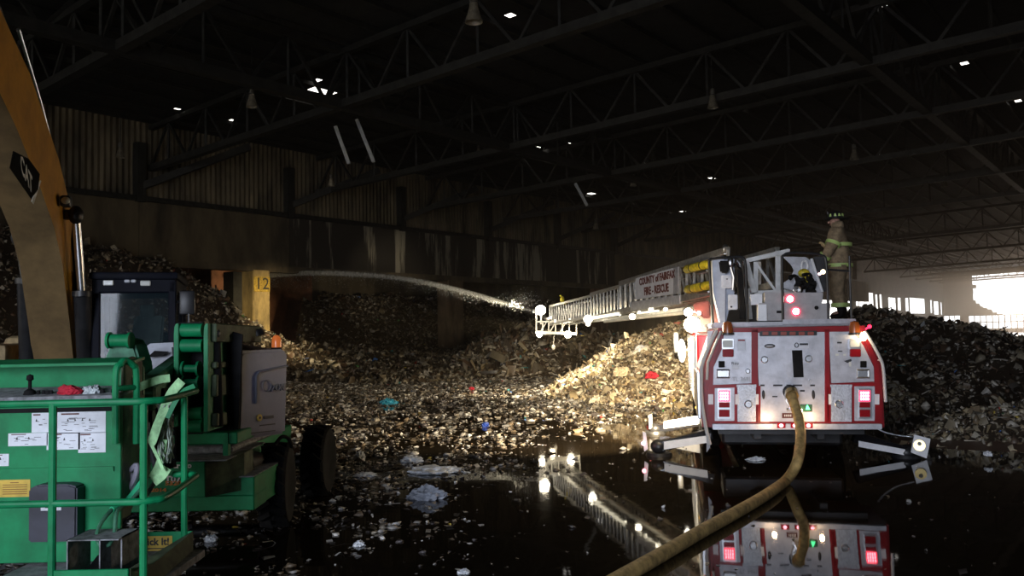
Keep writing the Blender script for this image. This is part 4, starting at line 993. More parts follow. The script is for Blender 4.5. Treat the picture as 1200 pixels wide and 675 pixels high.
# ================================================================ firefighter
def skin(verts, edges, rad, name, material, parent, sub=2, root=0):
    me = bpy.data.meshes.new('s'); me.from_pydata([tuple(v) for v in verts], edges, []); o = bpy.data.objects.new('s', me); COL.objects.link(o)
    md = o.modifiers.new('skin', 'SKIN'); md.use_smooth_shade = True
    if not me.skin_vertices: 
        bpy.context.view_layer.objects.active = o
    lay = me.skin_vertices[0].data if me.skin_vertices else None
    if lay is None: raise RuntimeError('no skin layer')
    for i, r in enumerate(rad):
        r = r if isinstance(r, tuple) else (r, r); lay[i].radius = r
        lay[i].use_root = (i == root)
    sb = o.modifiers.new('sub', 'SUBSURF'); sb.levels = sub; sb.render_levels = sub
    dg = bpy.context.evaluated_depsgraph_get(); dg.update(); m2 = bpy.data.meshes.new_from_object(o.evaluated_get(dg))
    m2.name = name; bpy.data.objects.remove(o); bpy.data.meshes.remove(me); m2.materials.clear(); m2.materials.append(material)
    for p in m2.polygons: p.use_smooth = True
    q = bpy.data.objects.new(name, m2); COL.objects.link(q); q.parent = parent; return q
foot = P(985.5, 373.5, 14.05)
fz = foot.z
fwd = V((-.86, .5, 0)).normalized(); rgt = V((fwd.y, -fwd.x, 0))
FM = frameM(foot, rgt, fwd)
person = empty('person', FM, 'firefighter in tan turnout gear and black helmet standing on the turntable behind the ladder', 'person')
k = (373.5-247)/960*14.05/1.83
def s_(p): return tuple(x*k for x in p)
hands = {'l': ((-.205, .25, .96), (-.17, .31, .90)), 'r': ((.10, .36, 1.33), (.07, .42, 1.38))}
hands['r'] = ((.12, .22, 1.25), (.09, .27, 1.31))
J = [(0, 0, .95), (0, -.01, 1.10), (0, 0, 1.30), (0, .0, 1.46), (0, .02, 1.54), (0, .03, 1.64), (0, .035, 1.72),
     (-.19, 0, 1.43), (-.27, .08, 1.17), hands['l'][0], (.19, 0, 1.43), (.24, .13, 1.17), hands['r'][0],
     (-.10, 0, .88), (-.12, .03, .50), (-.12, -.02, .12), (-.12, .14, .05), (.10, 0, .88), (.12, .02, .50), (.12, -.02, .12), (.12, .14, .05)]
E = [(0, 1), (1, 2), (2, 3), (3, 4), (4, 5), (5, 6), (3, 7), (7, 8), (8, 9), (3, 10), (10, 11), (11, 12), (0, 13), (13, 14), (14, 15), (15, 16), (0, 17), (17, 18), (18, 19), (19, 20)]
Rb = [.14, .13, (.16, .12), .12, .06, (.085, .095), (.08, .09), .075, .05, .035, .075, .05, .035, .095, .065, .045, .04, .095, .065, .045, .04]
# hands: palm continues from the wrist into five bent digits
def add_hand(wi, w, pd, side):
    w = V(w); d = (V(pd)-w).normalized(); sd = d.cross(V((0, 0, 1))).normalized()*side; dn = V((0, 0, -1))
    J.append(tuple(w+d*.05)); E.append((wi, len(J)-1)); Rb.append((.036, .022)); pi = len(J)-1
    for i, (o, L) in enumerate(((-.03, .065), (-.01, .08), (.01, .078), (.03, .06))):
        a = w+d*.09+sd*o; J.append(tuple(a)); E.append((pi, len(J)-1)); Rb.append(.011)
        b_ = a+d*L*.5+dn*.01; J.append(tuple(b_)); E.append((len(J)-2, len(J)-1)); Rb.append(.010)
        c_ = b_+d*L*.2+dn*L*.5; J.append(tuple(c_)); E.append((len(J)-2, len(J)-1)); Rb.append(.009)
    a = w+d*.04-sd*.045; J.append(tuple(a)); E.append((pi, len(J)-1)); Rb.append(.012)
    J.append(tuple(a+d*.04-sd*.01+dn*.02)); E.append((len(J)-2, len(J)-1)); Rb.append(.010)
add_hand(9, *hands['l'], 1); add_hand(12, *hands['r'], -1)
sk = lambda r: tuple(x*k for x in r) if isinstance(r, tuple) else r*k
body = skin([s_(p) for p in J], E, [sk(r) for r in Rb], 'body', M_skin, person)
# face
b = MB(); h = V(s_((0, .035, 1.66)))
b.ball(h+V((0, .095, -.01))*k, (.014*k, .022*k, .022*k)); b.ball(h+V((0, .078, -.055))*k, (.028*k, .012*k, .008*k)); b.ball(h+V((-.08, 0, 0))*k, (.012*k, .02*k, .03*k)); b.ball(h+V((.08, 0, 0))*k, (.012*k, .02*k, .03*k))
b.build('face_features', M_skin, person)
b = MB()
for x in (-.03, .03): b.ball(h+V((x, .082, .02))*k, .011*k, 8)
b.build('eyes', mat('eye_dark', (.05, .04, .04), .2, var=0), person)
# coat, trousers, boots, gloves
jv = [(0, 0, .86), (0, 0, .98), (0, -.01, 1.12), (0, -.015, 1.30), (0, -.01, 1.43), (0, .0, 1.56), (-.19, 0, 1.43), (-.275, .05, 1.24), (-.27, .10, 1.15), (-.215, .225, .99), (.19, 0, 1.43), (.25, .14, 1.23), (.235, .13, 1.16), (.14, .19, 1.22)]
je = [(0, 1), (1, 2), (2, 3), (3, 4), (4, 5), (4, 6), (6, 7), (7, 8), (8, 9), (4, 10), (10, 11), (11, 12), (12, 13)]
jr = [(.235, .21), (.225, .20), (.205, .19), (.215, .195), (.17, .15), .105, .125, .10, .09, .075, .125, .10, .09, .075]
coat = skin([s_(p) for p in jv], je, [sk(r) for r in jr], 'turnout_coat', M_coat, person)
tv = [(0, 0, .95), (-.10, 0, .84), (-.12, .03, .50), (-.12, -.01, .16), (.10, 0, .84), (.12, .02, .50), (.12, -.01, .16)]
trs = skin([s_(p) for p in tv], [(0, 1), (1, 2), (2, 3), (0, 4), (4, 5), (5, 6)], [sk(r) for r in (.20, .155, .125, .115, .155, .125, .115)], 'turnout_trousers', M_coat, person)
for sx in (-1, 1):
    skin([s_(p) for p in ((sx*.12, -.015, .30), (sx*.12, -.02, .12), (sx*.12, -.02, .05), (sx*.125, .08, .045), (sx*.13, .16, .04))], [(0, 1), (1, 2), (2, 3), (3, 4)], [sk(r) for r in (.075, .065, .055, .05, .042)], 'boot', M_blk, person)
def band(parent, c, ax, rx, ry, w, m=M_lime, nm='reflective_band'):
    c = V(s_(c)); ax = V(ax).normalized(); x = V((1, 0, 0)); x = (x-ax*x.dot(ax)).normalized(); y = ax.cross(x); b = MB(); vs = []; n = 20
    for dz, rr in ((-w/2, 1.0), (-w/2, 1.03), (w/2, 1.03), (w/2, 1.0)):
        for j in range(n): a = 2*PI*j/n; vs.append(c + (x*math.cos(a)*rx*rr+y*math.sin(a)*ry*rr)*k + ax*dz*k)
    fs = [(i*n+j, i*n+(j+1) % n, (i+1)*n+(j+1) % n, (i+1)*n+j) for i in range(3) for j in range(n)]
    b.add(vs, fs); o = b.build(nm, m, parent); return o
band(coat, (-.268, .035, 1.26), (-.25, .35, -.9), .122, .122, .06); band(coat, (-.235, .175, 1.06), (.15, .62, -.75), .10, .10, .055)
band(coat, (0, 0, .90), (0, 0, 1), .25, .222, .06); band(coat, (0, -.015, 1.25), (0, 0, 1), .228, .207, .06)
band(coat, (.185, .165, 1.19), (-.4, .3, .4), .10, .10, .06)
for sx in (-1, 1): band(trs, (sx*.12, -.005, .23), (0, 0, 1), .135, .135, .07)
# collar strap line on the upper arm is plain; helmet with wide brim and tetrahedra stickers
skin([s_(p) for p in ((0, -.015, 1.50), (0, -.005, 1.60), (0, .0, 1.67))], [(0, 1), (1, 2)], [sk(r) for r in (.12, .112, .105)], 'hood_collar', M_coat, person)
hb = V(s_((0, .02, 1.70))); hm = MB(); Mh = Matrix.Translation(hb)
vs = []; n = 24
prof = [(.185, 0.0), (.19, .008), (.122, .02), (.12, .05), (.108, .09), (.07, .125), (.0, .138)]
for r, z in prof:
    for j in range(n):
        a = 2*PI*j/n; e = 1.0; 
        if z < .012: e = 1.0 + .22*max(0, -math.sin(a))
        vs.append(hb + V((r*math.cos(a)*.92, r*math.sin(a)*e*1.08, z - (.02*max(0, -math.sin(a)) if z < .012 else 0)))*k)
fs = [(i*n+j, i*n+(j+1) % n, (i+1)*n+(j+1) % n, (i+1)*n+j) for i in range(len(prof)-1) for j in range(n)]
hm.add(vs, fs); hm.bar(hb+V((0, .1, .06))*k, hb+V((0, .125, .13))*k, .06*k, .015*k); helm = hm.build('helmet', M_helm, person)
st = MB()
for a in (-2.5, -1.9, -1.25, -.65, .4, 2.6, 3.25):
    p = hb + V((math.cos(a)*.113, math.sin(a)*.125, .055))*k; t = V((-math.sin(a), math.cos(a), 0)); nn = V((math.cos(a), math.sin(a), 0))
    st.prism([p-t*.022*k-V((0, 0, .018*k)), p+t*.022*k-V((0, 0, .018*k)), p+t*.012*k+V((0, 0, .03*k))-nn*.006*k, p-t*.012*k+V((0, 0, .03*k))-nn*.006*k], nn*.008*k)
st.build('helmet_stickers', M_lime, helm)
# gloves over the hands
for key, side in (('l', 1), ('r', -1)):
    w, pd = hands[key]; w = V(w); d = (V(pd)-w).normalized(); sd = d.cross(V((0, 0, 1))).normalized()*side; dn = V((0, 0, -1)); vv = [w-d*.03, w+d*.05]; ee = [(0, 1)]; rr = [.048, (.044, .03)]
    for (o, L) in ((-.03, .065), (-.01, .08), (.01, .078), (.03, .06)):
        a = w+d*.09+sd*o; b_ = a+d*L*.5+dn*.01; c_ = b_+d*L*.2+dn*L*.5; i = len(vv); vv += [a, b_, c_]; ee += [(1, i), (i, i+1), (i+1, i+2)]; rr += [.015, .014, .013]
    a = w+d*.04-sd*.045; i = len(vv); vv += [a, a+d*.04-sd*.01+dn*.02]; ee += [(1, i), (i, i+1)]; rr += [.016, .014]
    skin([s_(p) for p in vv], ee, [sk(r) for r in rr], 'glove', M_glove, person)

# ================================================================ excavator
EM = frameM(V((-6.25, 11.5, 0)), (.954, .30, 0), (-.30, .954, 0)); EMI = EM.inverted()
exc = empty('excavator', EM, 'yellow tracked excavator with raised boom and dark cab, behind the green lift', 'excavator')
def ER(px, py, y):
    o = EMI @ CAM; d = EMI.to_3x3() @ ray(px, py); t = (y-o.y)/d.y; return o + d*t
for sx in (-1, 1):
    b = MB(); b.prism([(sx*1.0-.28, -1.9, .45), (sx*1.0-.28, -1.6, .05), (sx*1.0-.28, 1.9, .05), (sx*1.0-.28, 2.2, .45), (sx*1.0-.28, 1.9, .85), (sx*1.0-.28, -1.6, .85)], (.56, 0, 0), bev=.03)
    for i in range(20): y = -1.7+i*.19; b.bb((sx*1.0-.3, y, .82), (sx*1.0+.3, y+.09, .9)); b.bb((sx*1.0-.3, y, .0), (sx*1.0+.3, y+.09, .07))
    b.build('track', M_bkm, exc)
b = MB(); b.bb((-.6, -1, .4), (.6, 1.2, .9), .05); b.lathe([(.6, .85), (.6, 1.08)], None, 24); b.bb((-1.35, -1.0, 1.05), (1.5, 2.3, 1.22), .03); b.bb((-.42, -.85, 1.2), (.36, .6, 1.55), .05)
b.build('undercarriage', M_bkm, exc)
b = MB(); b.bb((-1.35, -.9, 1.2), (-.52, 2.0, 2.08), .06, seg=2); b.bb((-1.3, 1.9, 1.2), (1.4, 3.0, 2.2), .12, seg=2); b.bb((.45, .8, 1.2), (1.4, 2.0, 2.0), .05)
hs = b.build('engine_house', M_tan, exc)
b = MB(); b.bb((-1.2, -.92, 1.35), (-.7, -.9, 1.6), .01); b.bb((-1.25, -.93, 1.9), (-.6, -.90, 1.95)); b.bb((-1.2, -.92, 1.05), (-.75, -.9, 1.2)); b.build('side_grille', M_bkm, hs)
b = MB(); b.tube([(-1.3, -.95, 2.08), (-1.3, -.95, 2.35), (-.6, -.95, 2.35), (-.6, -.95, 2.08)], .022); b.build('grab_rail', M_tan, hs)
# cab frame, windows, lamps, seat
b = MB()
x0, x1, y0, y1, z0, z1 = .47, 1.5, -.95, .75, 1.2, 2.98
for (x, y) in ((x0+.05, y0+.05), (x1-.05, y0+.05), (x0+.05, y1-.05), (x1-.05, y1-.05)): b.bar((x, y, z0), (x, y, z1-.1), .10, .10, bev=.015)
b.bb((x0, y0, 2.72), (x1, y0+.1, 2.93), .02); b.bb((x0-.03, y0-.05, 2.9), (x1+.03, y1+.03, 3.0), .03, seg=2); b.bb((x0, y0, 2.72), (x0+.08, y1, 2.93), .02); b.bb((x1-.08, y0, 2.72), (x1, y1, 2.93), .02); b.bb((x0, y1-.08, 2.0), (x1, y1, 2.2)); b.bb((x0, y1-.08, 2.72), (x1, y1, 2.93))
b.bb((x0, y0, z0), (x1, y0+.08, z0+.35), .01); b.bb((x0, y0, z0), (x0+.06, y1, z0+.6), .01); b.bb((x1-.06, y0, z0), (x1, y1, z0+.6), .01); b.bb((x0, y1-.06, z0), (x1, y1, 2.1)); b.bb((x0, y0, z0-.02), (x1, y1, z0+.06)); b.bb((x1-.06, .0, 1.7), (x1, .1, 2.75)); b.bb((x0, .0, 1.7), (x0+.06, .1, 2.75))
cabx = b.build('cab', M_cab, exc)
b = MB(); b.bb((x0+.1, y0+.03, z0+.35), (x1-.1, y0+.04, 2.72)); b.build('windscreen', M_glass, cabx)
b = MB(); b.bb((x1-.03, y0+.1, 1.8), (x1-.02, y1-.1, 2.72)); b.bb((x0+.02, y0+.1, 1.8), (x0+.03, y1-.1, 2.72)); b.build('side_glass', M_glass, cabx)
for (px, py, w, h) in ((127, 331.5, 11, 6), (170.5, 332, 11, 6), (149, 329.5, 6, 3.4), (156.5, 329.5, 5.5, 3.4)):
    b = MB(); c = ER(px, py, y0-.01); w2 = w*.0115/2; h2 = h*.0115/2; b.bb((c.x-w2, c.y-.02, c.z-h2), (c.x+w2, c.y+.04, c.z+h2), .01); b.build('cab_lamp' if w > 10 else 'cab_sticker', M_wlens if w > 10 else M_stw, cabx)
b = MB(); b.bb((.75, -.1, 1.55), (1.2, .4, 1.75), .05, seg=2); b.prism([(.75, .3, 1.7), (.75, .45, 1.7), (.80, .55, 2.45), (.80, .43, 2.45)], (.42, 0, 0), bev=.03); b.bb((.88, .42, 2.42), (1.08, .54, 2.62), .03, seg=2); b.bb((.6, -.5, 1.5), (.7, .2, 1.75), .03); b.build('operator_seat', mat('greenish_seat_cloth', (.09, .13, .12), .9, var=.1), cabx)
b = MB(); b.tube([(1.5, -.9, 2.6), (1.66, -.98, 2.6), (1.66, -.98, 2.3)], .018); b.bb((1.54, -1.0, 2.42), (1.74, -.94, 2.75), .03, seg=2); b.build('mirror', M_bkm, cabx)
b = MB(); b.tube([(1.56, -.4, 1.2), (1.56, -.4, 2.2), (1.56, .4, 2.2), (1.56, .4, 1.2)], .025); b.build('hand_rail', M_cat, exc)
# boom: tapered box swept along the bend
def boom():
    hw = .235
    # side profile (y, z) : front/under edge and rear/top edge
    under = [(-.62, 1.45), (-1.05, 2.3), (-1.50, 3.05), (-1.95, 3.45), (-2.6, 3.80), (-3.6, 4.25), (-5.4, 4.85)]
    top = [(-.18, 1.60), (-.40, 2.45), (-.62, 3.15), (-.98, 3.78), (-1.75, 4.32), (-3.1, 4.95), (-5.0, 5.45)]
    b = MB(); n = len(under); vs = []
    for (u, t) in zip(under, top):
        vs += [(-hw, u[0], u[1]), (hw, u[0], u[1]), (hw, t[0], t[1]), (-hw, t[0], t[1])]
    fu, fs_, = [], []
    for i in range(n-1):
        a = i*4; c = a+4
        fu.append((a, a+1, c+1, c)); fs_ += [(a+1, a+2, c+2, c+1), (a+2, a+3, c+3, c+2), (a+3, a, c, c+3)]
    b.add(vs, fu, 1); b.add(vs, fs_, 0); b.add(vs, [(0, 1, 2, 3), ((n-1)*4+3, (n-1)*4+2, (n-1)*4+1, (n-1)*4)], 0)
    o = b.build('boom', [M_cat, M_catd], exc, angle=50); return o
bm_ = boom()
for e in bm_.data.edges: pass
# decal on the right flank of the boom
def flank(y, z, x=.2365): return V((x, y, z))
c = V((.238, -2.32, 3.93)); dx = V((0, -.34, -.94)).normalized()
D0 = frameM(c, (0, .88, -.46), (0, .46, .88))
def on_flank(px, py): # pixel -> point on the plane x = .238
    o = EMI @ CAM; d = EMI.to_3x3() @ ray(px, py); t = (.238-o.x)/d.x; return o+d*t
pl = [on_flank(x, y) for x, y in ((15, 177), (33, 186), (46, 204), (44, 222), (36, 233), (11, 197))]
b = MB(); b.prism(pl, (.006, 0, 0)); dec = b.build('maker_decal', M_bkg, bm_)
cc = on_flank(30.5, 206); e1 = on_flank(42, 226)-on_flank(22, 186); e2 = on_flank(30, 198)-on_flank(27, 214)
b = MB(); Mx = Matrix.Identity(4); e1 = (on_flank(37.5, 219)-on_flank(23.5, 191)); e2 = (on_flank(30, 195)-on_flank(31, 217)); cc = on_flank(30, 205)
for i_ in range(3): Mx[i_][0] = e1[i_]; Mx[i_][1] = e2[i_]; Mx[i_][2] = (1, 0, 0)[i_]*.1; Mx[i_][3] = (cc+V((.008, 0, 0)))[i_]
b.text('CAT', Mx, 1.38, .02, sx=.37, bold=.03); tx = b.build('lettering', M_wtxt, dec)
b = MB(); b.prism([on_flank(x, y) for x, y in ((46.5, 211), (48, 212), (39, 239), (36.5, 236))], (.004, 0, 0)); b.build('pale_stripe', M_wtxt, dec)
b = MB(); cl = ER(69, 236, -1.0); cl = on_flank(69, 236)+V((.08, 0, 0)); b.box(cl, (.12, .16, .14), None, .03, seg=2); wl = b.build('work_light', M_bkm, bm_); b = MB(); b.ball(cl+V((.01, -.085, 0)), (.05, .02, .045)); b.build('light_lens', M_wlens, wl)
# lift cylinders either side of the boom
for sx, a, bq, mid in ((1, (100, 425), (89, 252), (96, 345)), (-1, (33, 425), (22, 278), (30, 330))):
    y_lo, y_hi = -.95, -1.35 if sx > 0 else -1.5
    p0 = ER(*a, -.75); pm = ER(*mid, -1.15); p1 = ER(*bq, -1.42)
    b = MB(); b.cyl(p0, pm, .105, .10, 16); b.cyl(pm-V((0, 0, .03)), pm+V((0, 0, .04)), .12, .12, 16); cyl_ = b.build('lift_cylinder', M_bkm, exc)
    b = MB(); b.cyl(pm, p1, .05, .05, 14); b.build('piston_rod', M_chr, cyl_)
    b = MB(); b.ball(p1, (.09, .1, .12)); b.bar(p1, p1-V((sx*.2, 0, 0)), .1, .12); b.build('rod_eye', M_bkm, cyl_)
b = MB(); b.tube(smooth_path([(.245, -.5, 1.6), (.26, -.75, 2.6), (.26, -1.0, 3.3), (.2, -1.0, 3.75), (.1, -1.9, 4.45)], 5), .022); b.tube(smooth_path([(.25, -.42, 1.6), (.25, -.65, 2.6), (.25, -.85, 3.2)], 5), .018); b.build('hydraulic_line', M_blk, bm_)
# arm cylinder on the back of the boom
p0 = V((.05, -1.25, 4.12)); p1 = V((.05, -3.2, 5.25)); p2 = V((.05, -4.6, 5.85))
b = MB(); b.cyl(p0, p1, .085, n=16); b.cyl(p1, p2, .05, n=12); b.bb((-.1, -1.35, 3.95), (.2, -1.15, 4.2), .03); b.build('arm_cylinder', M_bkm, exc)
b = MB(); b.tube(smooth_path([(.12, -1.3, 4.3), (.14, -2.2, 4.85), (.14, -3.2, 5.4)], 6), .02); b.build('arm_hose', M_chr, exc)
# stick and bucket hanging out of view towards the camera side
b = MB(); b.prism([(-.17, -5.2, 5.3), (-.17, -5.6, 5.0), (-.17, -5.0, 3.2), (-.17, -4.75, 3.2)], (.34, 0, 0), bev=.02); b.build('stick', M_cat, exc)

# ================================================================ green boom lift
LM = Matrix.Translation((-3.2, 8.4, 0)); lift = empty('boom_lift', LM, 'green articulated boom lift with railed basket, grey cowl and black tyres, front left', 'boom lift')
def mbw(b, nm, mt, par=None, **k): return b.build(nm, mt, par or lift, world=True, **k)
Yf, Yb = 5.33, 6.32
A0 = P(-40, 473.5, Yf); A1 = P(167, 470.5, Yf); A2 = P(228, 453, 6.35)
zt, zm, zf = A1.z, P(168, 588, Yf).z, .50
XR = A1.x; XB = P(216, 470, Yb).x
r = .0235
b = MB()
XC = P(229, 453, 6.3).x
cr = [V((A0.x, Yf, zt)), V((XR-.03, Yf, zt)), V((XR+.05, Yf+.05, zt)), V((XR+.09, Yf+.18, zt)), V((XC+.03, Yb-.14, zt)), V((XC, Yb-.02, zt)), V((XC-.05, Yb+.03, zt)), V((XB-.1, Yb+.04, zt))]
b.tube([cr[0]] + smooth_path(cr[1:], 5), r, 10)
cm = [V((p.x, p.y, zm)) for p in cr]; b.tube([cm[0]] + smooth_path(cm[1:], 5), r, 10)
mbw(b, 'guard_rail', M_lig)
for (x, y, z0) in ((P(62, 500, Yf).x, Yf, .3), (XR, Yf+.02, .3), (XB, Yb, .52)):
    b = MB(); b.tube([(x, y, z0), (x, y, zt)], r*1.05, 10); mbw(b, 'rail_post', M_lig)
# basket floor and toe boards
b = MB(); b.bb((A0.x, Yf-.02, zf-.05), (XR+.03, Yb+.0, zf)); mbw(b, 'basket_floor', M_deck)
b = MB(); xl = P(65, 600, Yf).x; b.bb((xl, Yf-.02, zf-.06), (XR-.08, Yf, .645), .004)
mbw(b, 'front_toe_board', M_lig)
b = MB(); b.prism([(XR-.08, Yf, zf-.06), (XR+.02, Yf+.10, zf-.06), (XB+.06, Yb, zf-.06), (XB+.06, Yb, .64), (XR+.02, Yf+.10, .645), (XR-.08, Yf, .645)][::1], (.012, -.012, 0)); mbw(b, 'side_toe_board', M_olv)
b = MB(); b.bb((P(138, 640, Yb).x, Yb, zf), (XB+.06, Yb+.012, .64)); tb = mbw(b, 'rear_toe_board', M_lig)
def sticker(px0, py0, px1, py1, Y, mt, par, nm='sticker', th=.003):
    a = P(px0, py0, Y); c = P(px1, py1, Y); b = MB(); b.bb((a.x, Y-th, c.z), (c.x, Y, a.z)); return mbw(b, nm, mt, par), a, c
s, a, c = sticker(145.5, 629, 202, 653, Yb-.002, M_sty, tb, 'harness_sticker')
t = MB(); w = c.x-a.x; h = a.z-c.z
t.text('Click It!', frameM((a.x+w*.62, Yb-.007, a.z-h*.27), (1, 0, 0), (0, 0, 1)), h*.46, .001, bold=.002)
for i in range(3): t.bb((a.x+w*.40, Yb-.007, a.z-h*(.55+i*.13)), (a.x+w*(.95-.04*i), Yb-.005, a.z-h*(.60+i*.13)))
px_ = a.x+w*.21
t.ball((px_, Yb-.008, a.z-h*.17), (h*.07, .003, h*.08)); t.bb((px_-h*.09, Yb-.008, a.z-h*.62), (px_+h*.09, Yb-.005, a.z-h*.27)); t.bb((px_-h*.10, Yb-.008, a.z-h*.86), (px_-h*.02, Yb-.005, a.z-h*.6)); t.bb((px_+h*.02, Yb-.008, a.z-h*.86), (px_+h*.10, Yb-.005, a.z-h*.6)); t.bb((px_-h*.17, Yb-.008, a.z-h*.55), (px_-h*.11, Yb-.005, a.z-h*.3)); t.bb((px_+h*.11, Yb-.008, a.z-h*.55), (px_+h*.17, Yb-.005, a.z-h*.3)); t.bb((a.x+w*.08, Yb-.007, a.z-h*.9), (a.x+w*.36, Yb-.005, a.z-h*.86))
mbw(t, 'lettering', M_ltxt, s)
# panel
Yp = 5.95
a = P(-60, 473, Yp); c = P(141, 657.5, Yp); b = MB(); b.bb((a.x, Yp, c.z), (c.x, Yp+.03, a.z), .004)
b.bb((a.x, Yp-.015, P(100, 552.5, Yp).z), (P(134, 550, Yp).x, Yp, P(100, 547, Yp).z)); pn = mbw(b, 'front_panel', M_lig)
b = MB(); b.bb((a.x, Yp-.012, P(60, 483, Yp).z), (P(132, 480, Yp).x, Yp, P(60, 478, Yp).z)); mbw(b, 'dark_seam', M_blk)
b = MB(); pth = [(c.x, Yp+.03, P(0, 610, 6).z), (c.x, Yp+.03, a.z), (c.x, Yp+.05, P(0, 425, 6).z), (c.x, Yp+.2, P(0, 421, 6.1).z), (c.x, Yp+.34, P(0, 427, 6.2).z), (c.x, Yp+.38, P(0, 470, 6.3).z), (c.x, Yp+.34, P(0, 560, 6.3).z), (c.x, Yp+.15, P(0, 600, 6.3).z)]
b.prism(pth, (-.02, 0, 0)); mbw(b, 'side_cheek', M_olv)
b = MB(); xh = P(147, 430, Yp).x
hoop = [V((P(136, 0+400, 5.9).x, 5.9, P(136, 520, 5.9).z)), V((P(136, 400, 5.9).x, 5.9, P(136, 440, 5.9).z)), V((P(139, 400, 5.9).x, 5.93, P(138, 427, 5.93).z)), V((P(147, 400, 5.98).x, 5.98, P(147, 422.5, 5.98).z)), V((P(156, 400, 6.03).x, 6.03, P(156, 428, 6.03).z)), V((P(160, 400, 6.06).x, 6.06, P(160, 440, 6.06).z)), V((P(160, 400, 6.06).x, 6.06, P(160, 520, 6.06).z))]
b.tube(smooth_path(hoop, 6), .024, 10); q0 = P(137, 455, 5.9); q1 = P(158, 454, 6.05); b.tube([q0, q1], .02); mbw(b, 'hoop_guard', M_lig)
# tray, controls, hood behind
b = MB(); a2 = P(2, 471, 5.88); c2 = P(137, 470, 5.88); b.prism([(a2.x-.6, 5.88, a2.z), (c2.x, 5.88, a2.z), (c2.x, 6.25, a2.z+.05), (a2.x-.6, 6.25, a2.z+.05)], (0, 0, .03), bev=.005); tray = mbw(b, 'control_tray', M_deck)
b = MB(); ht = P(60, 423.5, 6.3).z; hx0 = P(14, 430, 6.3).x
b.prism([(hx0-.25, 6.30, a2.z), (c2.x, 6.30, a2.z), (c2.x, 6.30, ht-.06), (c2.x-.03, 6.28, ht), (hx0-.2, 6.28, ht), (hx0-.25, 6.3, ht-.06)], (0, .02, 0)); b.prism([(hx0-.3, 6.28, ht), (c2.x+.02, 6.28, ht), (c2.x+.02, 6.02, ht-.03), (hx0-.3, 6.02, ht-.03)], (0, 0, .02)); mbw(b, 'control_hood', M_lig)
b = MB(); 
for (px, py, rr) in ((51, 466, .012), (60, 465, .012), (45, 467, .014), (120, 466, .02), (132, 465, .014), (56, 464, .02)):
    b = MB(); q = P(px, py, 5.98); q.z = a2.z+.045; b.cyl(q-V((0, 0, .02)), q+V((0, 0, .025)), rr*1.2, rr*.8, 8); mbw(b, 'switch_knob', M_blk, tray)
b = MB()
q = P(35, 462, 5.98); q.z = a2.z+.04; b.lathe([(.045, 0), (.035, .03), (.012, .045), (.012, .1), (.025, .11), (.022, .14), (0, .15)], Matrix.Translation(q), 14); mbw(b, 'joystick', M_blk, tray)
# stickers on the panel
for (x0, y0, x1, y1, n) in ((37.5, 484, 60, 506.5, 2), (67.5, 483, 124, 507, 8), (10, 508, 56, 522, 4), (55, 507.5, 94, 526.5, 4), (92, 507, 124, 530, 4), (-3, 532, 10.5, 546, 1)):
    s, a_, c_ = sticker(x0, y0, x1, y1, Yp-.001, M_stw, pn, 'instruction_sticker'); t = MB(); w = c_.x-a_.x; h = a_.z-c_.z
    t.bb((a_.x+w*.08, Yp-.006, a_.z-h*.06), (a_.x+w*.45, Yp-.004, a_.z-h*.13), m=1)
    for i in range(n*3):
        x = a_.x+w*random.uniform(.08, .7); z = a_.z-h*random.uniform(.25, .9); t.bb((x, Yp-.006, z-.003), (x+w*random.uniform(.05, .2), Yp-.004, z))
    for i in range(max(1, n//2)):
        x = a_.x+w*(.2+.6*i/max(1, n//2)); z = a_.z-h*.35; t.prism([(x, Yp-.006, z-.012), (x+.014, Yp-.006, z-.012), (x+.007, Yp-.006, z+.008)], (0, .002, 0))
    mbw(t, 'printed_marks', [M_ltxt, M_rtxt], s)
s, a_, c_ = sticker(0, 562.5, 35.5, 582, Yp-.001, M_sty, pn, 'yellow_sticker'); t = MB(); w = c_.x-a_.x; h = a_.z-c_.z
for i in range(6): t.bb((a_.x+w*(.35 if i == 0 else .1), Yp-.006, a_.z-h*(.14+i*.13)), (a_.x+w*(.62 if i == 0 else .9), Yp-.004, a_.z-h*(.19+i*.13)))
mbw(t, 'lettering', mat('brown_lettering', (.25, .12, .02), .6, var=0), s)
b = MB(); a_ = P(35, 568, 5.85); c_ = P(91, 634, 5.85)
b.prism([(a_.x, 5.83, c_.z), (c_.x, 5.83, c_.z), (c_.x, 5.83, a_.z-.02), (c_.x-.06, 5.83, a_.z), (a_.x+.06, 5.83, a_.z), (a_.x, 5.83, a_.z-.03)], (0, .12, 0), bev=.012); mb_ = mbw(b, 'document_box', mat('dark_navy_plastic', (.03, .032, .05), .5, var=.1))
s, u1, u2 = sticker(48, 587, 72, 598, 5.828, M_stw, mb_, 'warning_sticker'); t = MB(); x = (u1.x+u2.x)/2-.02; z = (u1.z+u2.z)/2; t.prism([(x-.02, 5.822, z-.015), (x+.02, 5.822, z-.015), (x, 5.822, z+.02)], (0, .002, 0)); mbw(t, 'warning_mark', M_ltxt, s)
